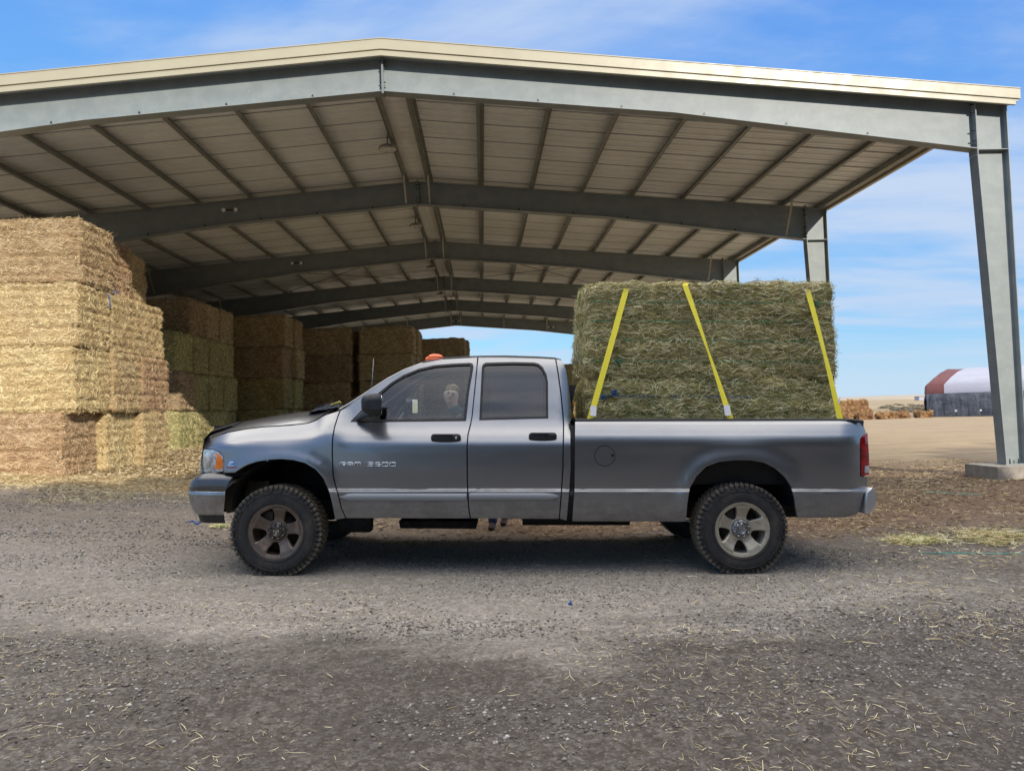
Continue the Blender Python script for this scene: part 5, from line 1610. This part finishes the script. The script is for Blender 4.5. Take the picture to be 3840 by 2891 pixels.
N_ = [(hip, (.15, .12)), (hip.lerp(chest, .5), (.13, .10)), (chest, (.16, .11)), (chest.lerp(neck, .7), (.10, .08)), (neck, (.052, .055)), (Vector((H.x+.008, -.015, H.z-.055)), (.072, .080)), (Vector((H.x, 0, H.z+.03)), (.090, .104)), (Vector((H.x-.004, .005, H.z+.085)), (.072, .088)),
      (Vector((-.06, .10, .86)), .095), (Vector((-.10, .06, .48)), .062), (Vector((-.08, .08, .12)), .045), (Vector((-.09, .04, .06)), .03),
      (Vector((.16, .10, .86)), .095), (Vector((.14, .22, .48)), .062), (Vector((.06, .42, .12)), .045), (Vector((.06, .40, .06)), .03)]
sh1 = chest+Vector((-.20, .0, .08)); sh2 = chest+Vector((.20, .02, .10))
N_ += [(sh1, .062), (sh1+Vector((-.06, -.12, -.26)), .046), (sh1+Vector((.02, -.30, -.40)), .034), (sh1+Vector((.03, -.38, -.41)), (.036, .018)),
       (sh2, .062), (sh2+Vector((.10, -.02, -.28)), .046), (sh2+Vector((.06, -.16, -.48)), .034), (sh2+Vector((.06, -.22, -.54)), (.036, .018))]
E_ = [(0, 1), (1, 2), (2, 3), (3, 4), (4, 5), (5, 6), (6, 7), (0, 8), (8, 9), (9, 10), (10, 11), (0, 12), (12, 13), (13, 14), (14, 15), (2, 16), (16, 17), (17, 18), (18, 19), (2, 20), (20, 21), (21, 22), (22, 23)]
k0 = len(N_)
for hb, hv in ((19, N_[19][0]), (23, N_[23][0])):
    for f_ in range(4):
        b0_ = hv+Vector((-.027+.018*f_, -.035, 0)); i0 = len(N_)
        N_ += [(b0_, .0085), (b0_+Vector((0, -.035, -.006)), .0078), (b0_+Vector((0, -.058+.006*abs(f_-1.5), -.022)), .0068)]; E_ += [(hb, i0), (i0, i0+1), (i0+1, i0+2)]
    i0 = len(N_); N_ += [(hv+Vector((.042, -.010, -.004)), .0095), (hv+Vector((.052, -.040, -.012)), .008)]; E_ += [(hb, i0), (i0, i0+1)]
bodym = skin_chain('body', N_, E_, M_SKIN)
# a face: nose, brow, eyes and mouth shaped into the same mesh object
bm = bmesh.new(); bm.from_mesh(bodym)
c = Vector((H.x, 0, H.z+.02)); tilt = Matrix.Rotation(math.radians(14), 4, 'Y')
def blob(p, r, mi):
    res = bmesh.ops.create_icosphere(bm, subdivisions=2, radius=1)
    for v in res['verts']: v.co = c+tilt@(Vector((v.co.x*r[0]+p[0], v.co.y*r[1]+p[1], v.co.z*r[2]+p[2])))
    for f in {f for v in res['verts'] for f in v.link_faces}: f.material_index = mi; f.smooth = True
blob((0, -.092, -.012), (.014, .022, .022), 0); blob((0, -.080, .012), (.010, .014, .026), 0)
for s_ in (-1, 1):
    blob((s_*.031, -.078, .014), (.013, .010, .007), 1); blob((s_*.031, -.080, .034), (.020, .010, .005), 2); blob((s_*.082, .0, .002), (.010, .020, .030), 0)
blob((0, -.080, -.048), (.024, .009, .006), 3); blob((0, -.072, -.078), (.026, .020, .016), 0)
bm.to_mesh(bodym); bm.free()
for m_ in (simple('eye', (.10, .08, .07), .3), simple('brow', srgb(120, 96, 66)[:3], .8), simple('lips', (.45, .20, .17), .5)): bodym.materials.append(m_)
body = link('body', bodym, per)
def offs(ids, edges, k, mat, name, sub=2, add=()):
    nodes = []
    for i in ids:
        p, r = N_[i]; r = r if isinstance(r, tuple) else (r, r); nodes.append((p, (r[0]+k, r[1]+k)))
    nodes += list(add)
    m_ = skin_chain(name, nodes, edges, mat, sub); return link(name, m_, per)
offs([0, 1, 2, 3, 16, 17, 18, 20, 21, 22], [(0, 1), (1, 2), (2, 3), (2, 4), (4, 5), (5, 6), (2, 7), (7, 8), (8, 9), (3, 10), (10, 11)], .018, M_JACK, 'jacket', add=[(N_[3][0].lerp(N_[4][0], .85), (.088, .085)), (Vector((H.x+.032, .005, H.z-.100)), (.076, .078))])
offs([0, 8, 9, 10, 12, 13, 14], [(0, 1), (1, 2), (2, 3), (0, 4), (4, 5), (5, 6), (3, 7), (6, 8)], .016, M_JEAN, 'jeans', add=[(Vector((-.08, .08, .055)), (.055, .06)), (Vector((.06, .42, .055)), (.055, .06))])
for q in (N_[10], N_[14]):
    m_ = skin_chain('shoe', [(Vector((q[0].x, q[0].y+.03, .055)), (.048, .05)), (Vector((q[0].x-.01, q[0].y-.10, .04)), (.048, .036)), (Vector((q[0].x-.02, q[0].y-.18, .034)), (.040, .030))], [(0, 1), (1, 2)], M_SHOE); link('shoe', m_, per)
b = MB(); r = bmesh.ops.create_icosphere(b.bm, subdivisions=3, radius=1)
for v in r['verts']:
    q = v.co.copy(); 
    v.co = c+tilt@Vector((q.x*.093, q.y*.100+.020, q.z*.080+.060)) if q.z > .05+q.y*-.9 else c+tilt@Vector((q.x*.06, q.y*.07+.02, q.z*.05+.03))
    v.co += Vector((0, 0, .004*math.sin(q.x*30)))
for f in b.bm.faces: f.smooth = True
b.done('hair', M_HAIR, per)
# ================================================================ BACKGROUND RIGHT: fabric hay cover, loose bales, shrubs, shed
M_RED = simple('red_fabric', srgb(104, 62, 62)[:3], .8, 0, .1, .6); M_WHT = simple('white_fabric', srgb(160, 161, 174)[:3], .8, 0, .04, .5)
mq = N('dark_skirt')
mq.set(mq.mix(mq.rng(mq.noise(.8, 5, .6), .35, .65), srgb(70, 76, 88), srgb(100, 106, 116)), .55, 0, .4)
mq.bump(mq.noise(1.4, 6, .7, mq.mapping((1, 1, 2.5), rot=(0, .5, 0))), .9, .12)
M_SKIRT = mq.m
def fabric_barn(loc, rz, L, stripes, label):
    t = tag(empty('fabric_hay_cover', loc, rz), label, 'fabric shelter'); rg = random.Random(int(L*7))
    Wd = 16; prof = [(0, 2.65), (.12, 3.75), (2.7, 4.55), (5.4, 5.25), (Wd/2, 5.7)]
    prof = prof+[(Wd-a, z) for a, z in prof[::-1][1:]]
    # skirt
    b = MB(); rows = []
    n = int(L/.35)
    ring = [(k*L/n, 0) for k in range(n+1)]
    def wob_(s_, z): return .07*math.sin(s_*4.1+math.sin(s_)*2)+.05*math.sin(s_*9.3+z*2)
    rows = [[(x, -.10+wob_(x, z)*(1 if .2 < z < 2.4 else .4)-.10*math.sin(z/2.65*math.pi), z) for z in (0, .25, .5, .8, 1.2, 1.7, 2.2, 2.7)] for x, _ in ring]
    b.grid(rows)
    nn = int(Wd/.35)
    rows = [[(-.10-.25*math.sin(z/2.7*math.pi)+wob_(y, z), y, z) for z in (0, .25, .5, .8, 1.2, 1.7, 2.2, 2.7)] for y in [Wd*k/nn for k in range(nn+1)]]
    b.grid(rows)
    b.grid([[(L, Wd*k/4, z) for z in (0, 2.7)] for k in range(5)]); b.grid([[(L*k/4, Wd, z) for z in (0, 2.7)] for k in range(5)])
    b.done('skirt', M_SKIRT, t)
    x = 0
    for w_, m_ in stripes:
        b = MB(); rows = []; k_ = max(2, int(w_/.6))
        for k in range(k_+1):
            xx_ = x+w_*k/k_; rows.append([(xx_, y, z+.05*math.sin(xx_*2.1+y)) for y, z in prof])
        b.grid(rows); b.done('roof_stripe', M_RED if m_ == 'r' else M_WHT, t, merge=.0001); x += w_
    # rounded gable end
    b = MB(); rows = []
    for k in range(5):
        s_ = k/4; rows.append([(-.5*math.sin(s_*math.pi/2), (y-Wd/2)*(1-.12*s_)+Wd/2, 2.6+(z-2.6)*(1-s_**2*.98)) for y, z in prof])
    b.grid(rows); b.done('gable_end', M_RED, t)
    # tie-down straps with white buckles
    for k in range(int(L/1.2)):
        xx_ = .6+k*1.2; b = MB(); b.tube([(xx_, -.32, 2.66), (xx_, -.36, 1.5), (xx_, -.25, .1)], .02, 5); b.done('tie_down', M_BLACK, t)
        if k % 2 == 0:
            b = MB(); b.box((xx_-.09, -.42, .62), (xx_+.09, -.36, .80)); b.done('buckle', M_WHITE, t)
    return t
gt = gz(54, 80)
fabric_barn((51.6, 79.5, gz(52, 79)-.02), math.radians(-50), 24, [(1.8, 'r'), (8.8, 'w'), (3.0, 'r'), (10.4, 'w')], 'long low hay cover with red and white striped fabric roof and dark grey quilted skirt')
# loose weathered bales
OLD = bale_mesh('old_bale', 2.3, 1.2, 1.15, 2500, .22, .03, 77, strings=5, res=.16, lump=.22)
OLD2 = bale_mesh('broken_bale', 1.5, 1.1, .8, 1500, .25, .03, 78, strings=4, res=.16, lump=.3)
ob = [(39.5, 80, 0, 0, 'at the bottom left of the old pile'), (39.6, 80, 1, .1, 'in the second layer at the left of the old pile'), (39.4, 80.2, 2, 0, 'on top at the left end of the old pile'),
      (42.0, 80.3, 0, .05, 'at the bottom middle of the old pile'), (42.1, 80.3, 1, -.08, 'in the second layer at the middle of the old pile'), (44.3, 80.6, 0, .1, 'at the bottom right of the old pile'), (43.9, 80.8, 1, 0, 'in the second layer at the right end of the old pile'),
      (37.0, 80, 0, 0, 'at the far left bottom, behind the tail of the truck'), (37.2, 80, 1, 0, 'second layer, behind the tail of the truck')]
for x, y, k, a, wh in ob:
    put_bale(OLD, (x, y, gz(x, y)-.05+k*1.08), a, HAY_OLD, 'weathered orange bale '+wh, 'old bales in the distance pile')
for i, (x, y, a) in enumerate(((42.6, 77.2, .3), (44.6, 77.0, 1.0), (46.4, 77.6, .2), (47.7, 78.5, 1.8), (41.0, 77.5, .8), (50.0, 78.0, .4))):
    put_bale(OLD2, (x, y, gz(x, y)-.12), a, HAY_OLD, 'broken slumped orange bale %s' % ['left of centre at the foot of the old pile', 'in the middle at the foot of the old pile', 'right of centre at the foot of the old pile', 'at the right foot of the old pile', 'at the left foot of the old pile', 'lying alone right of the old pile'][i], 'broken bales at the foot of the pile', name='broken_bale')
# sagebrush
M_SAGE = simple('sagebrush', srgb(112, 104, 84)[:3], .9, 0, .3, 2)
def shrub_mesh(seed):
    rng = np.random.RandomState(seed); n = 500
    d = rng.normal(size=(n, 3)); d[:, 2] = np.abs(d[:, 2]); d /= np.linalg.norm(d, axis=1, keepdims=True)
    p = d*rng.uniform(.5, 1, (n, 1))*[1, 1, .62]; e = rng.normal(size=(n, 3)); e /= np.linalg.norm(e, axis=1, keepdims=True); g_2 = np.cross(e, d)
    s_ = rng.uniform(.05, .13, (n, 1)); co = np.stack([p-e*s_, p+g_2*s_, p+e*s_, p-g_2*s_], 1).reshape(-1, 3)
    return np_mesh('sagebrush', co, np.arange(4*n).reshape(n, 4), M_SAGE)
SHR = [shrub_mesh(1), shrub_mesh(2)]
rs = random.Random(12)
wheres = 'grey brown sagebrush clump on the dry flat between the bale pile and the fabric cover'
for i in range(46):
    y = rs.uniform(105, 260); x = y*rs.uniform(.585, .70)
    if i > 30: y = rs.uniform(110, 150); x = y*rs.uniform(.60, .655)
    o = link('sagebrush', SHR[i % 2]); s_ = rs.uniform(.8, 1.9); o.scale = (s_*1.4, s_, s_*.8); o.location = (x, y, gz(x, y)-.05); o.rotation_euler = (0, 0, rs.uniform(0, 6))
    tag(o, wheres, 'shrub', 'sagebrush clumps on the far flat')
# small white shed and poles far off
t = tag(empty('white_shed', (360, 560, gz(360, 560))), 'tiny white flat roofed shed far off on the plain', 'shed')
b = MB(); b.box((-5, -3, 0), (5, 3, 3.0)); b.done('wall', M_WHT, t)
b = MB(); b.box((-5.3, -3.3, 3.01), (5.3, 3.3, 3.3)); b.done('roof', simple('blue_roof', srgb(110, 130, 150)[:3], .6), t)
b = MB(); b.box((1.5, -3.06, .02), (3.2, -3.01, 2.3)); b.done('door', M_BOLT, t)
for i, (x, y) in enumerate(((372, 560), (388, 575))):
    b = MB(); b.tube([(0, 0, 0), (0, 0, 7.5)], [.16, .12], 6); b.box((-1, -.07, 6.7), (1, .07, 6.85)); o = b.done('utility_pole', simple('pole_wood%d' % i, srgb(88, 78, 68)[:3], .9)); o.location = (x, y, gz(x, y)); tag(o, 'thin utility pole %s' % ['just right of the distant white shed', 'second to the right of the distant white shed'][i], 'pole')

# ================================================================ LITTER ON THE YARD
M_LITTER = hay_mat('straw_litter', srgb(120, 104, 74), srgb(190, 172, 128), srgb(232, 218, 178)); M_LITTER2 = hay_mat('chaff_litter', srgb(84, 66, 50), srgb(128, 106, 80), srgb(176, 154, 116))
def litter(n, xr2, yr2, lenr, widr, seed, mat, name, label, dens=None, lift=.004):
    rng = np.random.RandomState(seed)
    x = rng.uniform(*xr2, n); y = yr2[0]+(yr2[1]-yr2[0])*rng.rand(n)
    if dens is not None: keep = rng.rand(n) < dens(x, y); x = x[keep]; y = y[keep]
    n = len(x); z = gsurf(x, y)+lift
    pos = np.stack([x, y, z], -1); nor = np.tile([0., 0., 1.], (n, 1)); nor[:, :2] = rng.normal(size=(n, 2))*.12; nor /= np.linalg.norm(nor, axis=1, keepdims=True)
    dirs = rng.normal(size=(n, 3)); dirs[:, 2] = 0
    co, f, t = ribbons(pos, nor, dirs, rng.uniform(*lenr, n)*np.where(rng.rand(n) < .08, 1.8, 1), rng.uniform(*widr, n), rng.uniform(.001, .006, n), .13, rng, name, mat)
    me = np_mesh(name, co, f, mat, attr={'tint': t, 'base': np.zeros(len(t))})
    o = link(name, me); tag(o, label, 'straw', kind='stuff'); return o
patch = lambda x, y: np.clip((vnoise(np.stack([x*.9, y*1.6, x*0], -1))-.38)*3.2, .06, 1)
litter(26000, (-5.5, 6.5), (2.0, 6.8), (.012, .06), (.0014, .0032), 1, M_LITTER, 'straw_litter', 'loose pale straw scattered over the near gravel', lambda x, y: patch(x, y)*np.clip(1.0-(y-5.2)*.5, .35, 1))
litter(26000, (1.5, 10.5), (4.2, 14.5), (.03, .10), (.003, .007), 2, M_LITTER, 'hay_scraps', 'trampled hay scraps on the yard to the right', lambda x, y: patch(x+9, y)*np.clip((x-1.2)/4, .2, 1))
litter(30000, (-3, 11), (7.6, 16), (.03, .09), (.006, .014), 3, M_LITTER2, 'chaff', 'brown chaff trodden into the ground beyond the truck', lambda x, y: np.clip(patch(x, y+5)+.3, 0, 1))
litter(60000, (-13, -2.5), (9.2, 14.0), (.03, .10), (.004, .009), 4, M_LITTER, 'spilled_straw', 'golden straw spilled along the foot of the sunlit stack', lambda x, y: np.clip((y-10.4+(vnoise(np.stack([x*.8, y, x*0], -1))-.5)*2.4)/1.6, .03, 1)*np.clip((-x-2.2)/2.4, 0, 1))
litter(24000, (-9.2, -4.5), (14.0, 27.0), (.08, .2), (.012, .03), 5, M_LITTER, 'straw_carpet', 'thick loose straw carpet inside the barn by the green stack', lambda x, y: np.clip((-x-4.6)/2, 0, 1))
# pebbles
M_PEB = N('pebble'); _t = M_PEB.attr('tint')
M_PEB.set(M_PEB.ramp(_t, [(0, srgb(88, 81, 74)), (.45, srgb(120, 112, 103)), (.85, srgb(152, 145, 136)), (1, srgb(196, 190, 182))]), .8, 0, .3); M_PEB = M_PEB.m
def pebbles(n, xr2, yr2, rr_, seed, name, label, dens=None):
    rng = np.random.RandomState(seed)
    bm = bmesh.new(); bmesh.ops.create_icosphere(bm, subdivisions=1, radius=1); V = np.array([v.co for v in bm.verts]); F = np.array([[v.index for v in f.verts] for f in bm.faces]); bm.free()
    x = rng.uniform(*xr2, n); y = rng.uniform(*yr2, n)
    if dens is not None: keep = rng.rand(n) < dens(x, y); x = x[keep]; y = y[keep]
    n = len(x); z = gsurf(x, y); r = rr_[0]+(rr_[1]-rr_[0])*rng.rand(n)**3.2
    sc3 = np.stack([r*rng.uniform(.8, 1.4, n), r*rng.uniform(.7, 1.2, n), r*rng.uniform(.45, .8, n)], -1)
    a = rng.uniform(0, 2*np.pi, n); ca_, sa_ = np.cos(a)[:, None], np.sin(a)[:, None]
    Vd = V[None]*(1+rng.uniform(-.16, .16, (n, len(V), 1)))*sc3[:, None]
    X = Vd[..., 0]*ca_-Vd[..., 1]*sa_+x[:, None]; Yv = Vd[..., 0]*sa_+Vd[..., 1]*ca_+y[:, None]; Z = Vd[..., 2]+(z+sc3[:, 2]*.25)[:, None]
    co = np.stack([X, Yv, Z], -1).reshape(-1, 3); f = (F[None]+np.arange(n)[:, None, None]*len(V)).reshape(-1, 3)
    me = np_mesh(name, co, f, M_PEB, smooth=True, attr={'tint': np.repeat(rng.rand(n), len(V))})
    o = link(name, me); tag(o, label, 'gravel', kind='stuff'); return o
pd = lambda x, y: np.clip((vnoise(np.stack([x*1.1+40, y*2.1, x*0], -1))-.30)*2.6, .08, 1)
pebbles(60000, (-3.6, 3.8), (1.9, 4.9), (.0022, .0115), 7, 'pebbles', 'rounded pebbles lying loose in the nearest gravel', pd)
pebbles(46000, (-5.5, 6.5), (4.4, 8.2), (.004, .012), 8, 'gravel_stones', 'small stones of the gravel around the truck', pd)
pebbles(14000, (-10, -1.5), (7.4, 11.5), (.007, .018), 9, 'clods', 'grey clods and stones left of the truck nose', pd)
# bits of twine
def twine_on_ground(pts_, mat, label, r=.004, name='twine_scrap'):
    b = MB(); P_ = [(x, y, float(gsurf(np.array([x]), np.array([y]))[0])+.006) for x, y in pts_]; b.tube(P_, r, 5); o = b.done(name, mat); tag(o, label, 'twine'); return o
def gp(u, v, z=0.0):
    ray = _F*F_PX+_R*(u-CX)-_U*(v-CY); t = (z-CAM_H)/ray.z; p = CAMV+ray*t; return (p.x, p.y)
M_TEAL = simple('teal_twine', srgb(70, 190, 170)[:3], .6); M_BLUE = simple('bright_blue', srgb(40, 100, 180)[:3], .5)
twine_on_ground([gp(u, v, -.04) for u, v in ((3448, 2066), (3520, 2068), (3600, 2066), (3700, 2070), (3780, 2072), (3860, 2073))], M_TEAL, 'long straight teal twine on the gravel at the right edge')
twine_on_ground([gp(u, v, -.02) for u, v in ((3460, 1838), (3520, 1842), (3600, 1850), (3680, 1856))], M_TEAL, 'teal twine on the brown chaff left of the concrete footing', .005)
twine_on_ground([gp(u, v, .02) for u, v in ((2132, 2250), (2137, 2243), (2143, 2252), (2136, 2247), (2140, 2240))], M_BLUE, 'tiny blue plastic scrap on the gravel in front of the truck', .007, 'plastic_scrap')
twine_on_ground([gp(u, v, .25) for u, v in ((705, 1933), (725, 1930), (738, 1936), (752, 1931))], M_BLUE, 'blue twine tangle on the ground under the front bumper', .012)
# green hay tuft by the right edge and the one by the front wheel
def tuft(u0, u1, v0, v1, n, label, z0=.0, seed=3, mat=None):
    rng = np.random.RandomState(seed); uu = (u0+u1)/2+(u1-u0)*.26*rng.normal(size=n); vv = (v0+v1)/2+(v1-v0)*.26*rng.normal(size=n)+(uu-u0)*.03
    xy = np.array([gp(a, c_, z0) for a, c_ in zip(uu, vv)]); z = gsurf(xy[:, 0], xy[:, 1])+rng.uniform(0, .035, n)
    pos = np.stack([xy[:, 0], xy[:, 1], z], -1); nor = np.tile([0., 0., 1.], (n, 1)); dirs = rng.normal(size=(n, 3)); dirs[:, 2] *= .25
    co, f, t_ = ribbons(pos, nor, dirs, rng.uniform(.05, .14, n), rng.uniform(.003, .006, n), rng.uniform(0, .02, n), .4, rng, 'hay_tuft', None)
    o = link('hay_tuft', np_mesh('hay_tuft', co, f, mat or HAY_LOAD, attr={'tint': t_, 'base': np.zeros(len(t_))})); tag(o, label, 'hay tuft', kind='stuff')
tuft(3600, 3850, 1985, 2030, 2200, 'yellow green hay heap on the ground at the right edge', -.03, 3)
tuft(790, 850, 1985, 2003, 260, 'small green hay wisp beside the front tyre', .08, 4)
tuft(3300, 3560, 2000, 2030, 900, 'thin green hay smear behind the rear bumper', -.03, 5)
# blue twine tangle on the sunlit stack
b = MB(); rk = random.Random(2); c = Vector((-7.95, 15.0, Z0+3*BH+.06))
for k in range(7): b.tube([c+Vector((rk.uniform(-.05, .25), rk.uniform(-.4, .3), rk.uniform(-.1, .14))) for _ in range(4)], .009, 5)
b.tube([c+Vector((.22, -.3, .02)), c+Vector((.34, -.32, -.2)), c+Vector((.34, -.3, -.4))], .01, 5)
o = b.done('twine_tangle', M_BLUE); tag(o, 'blue twine tangle on the ledge of the sunlit hay stack', 'twine')
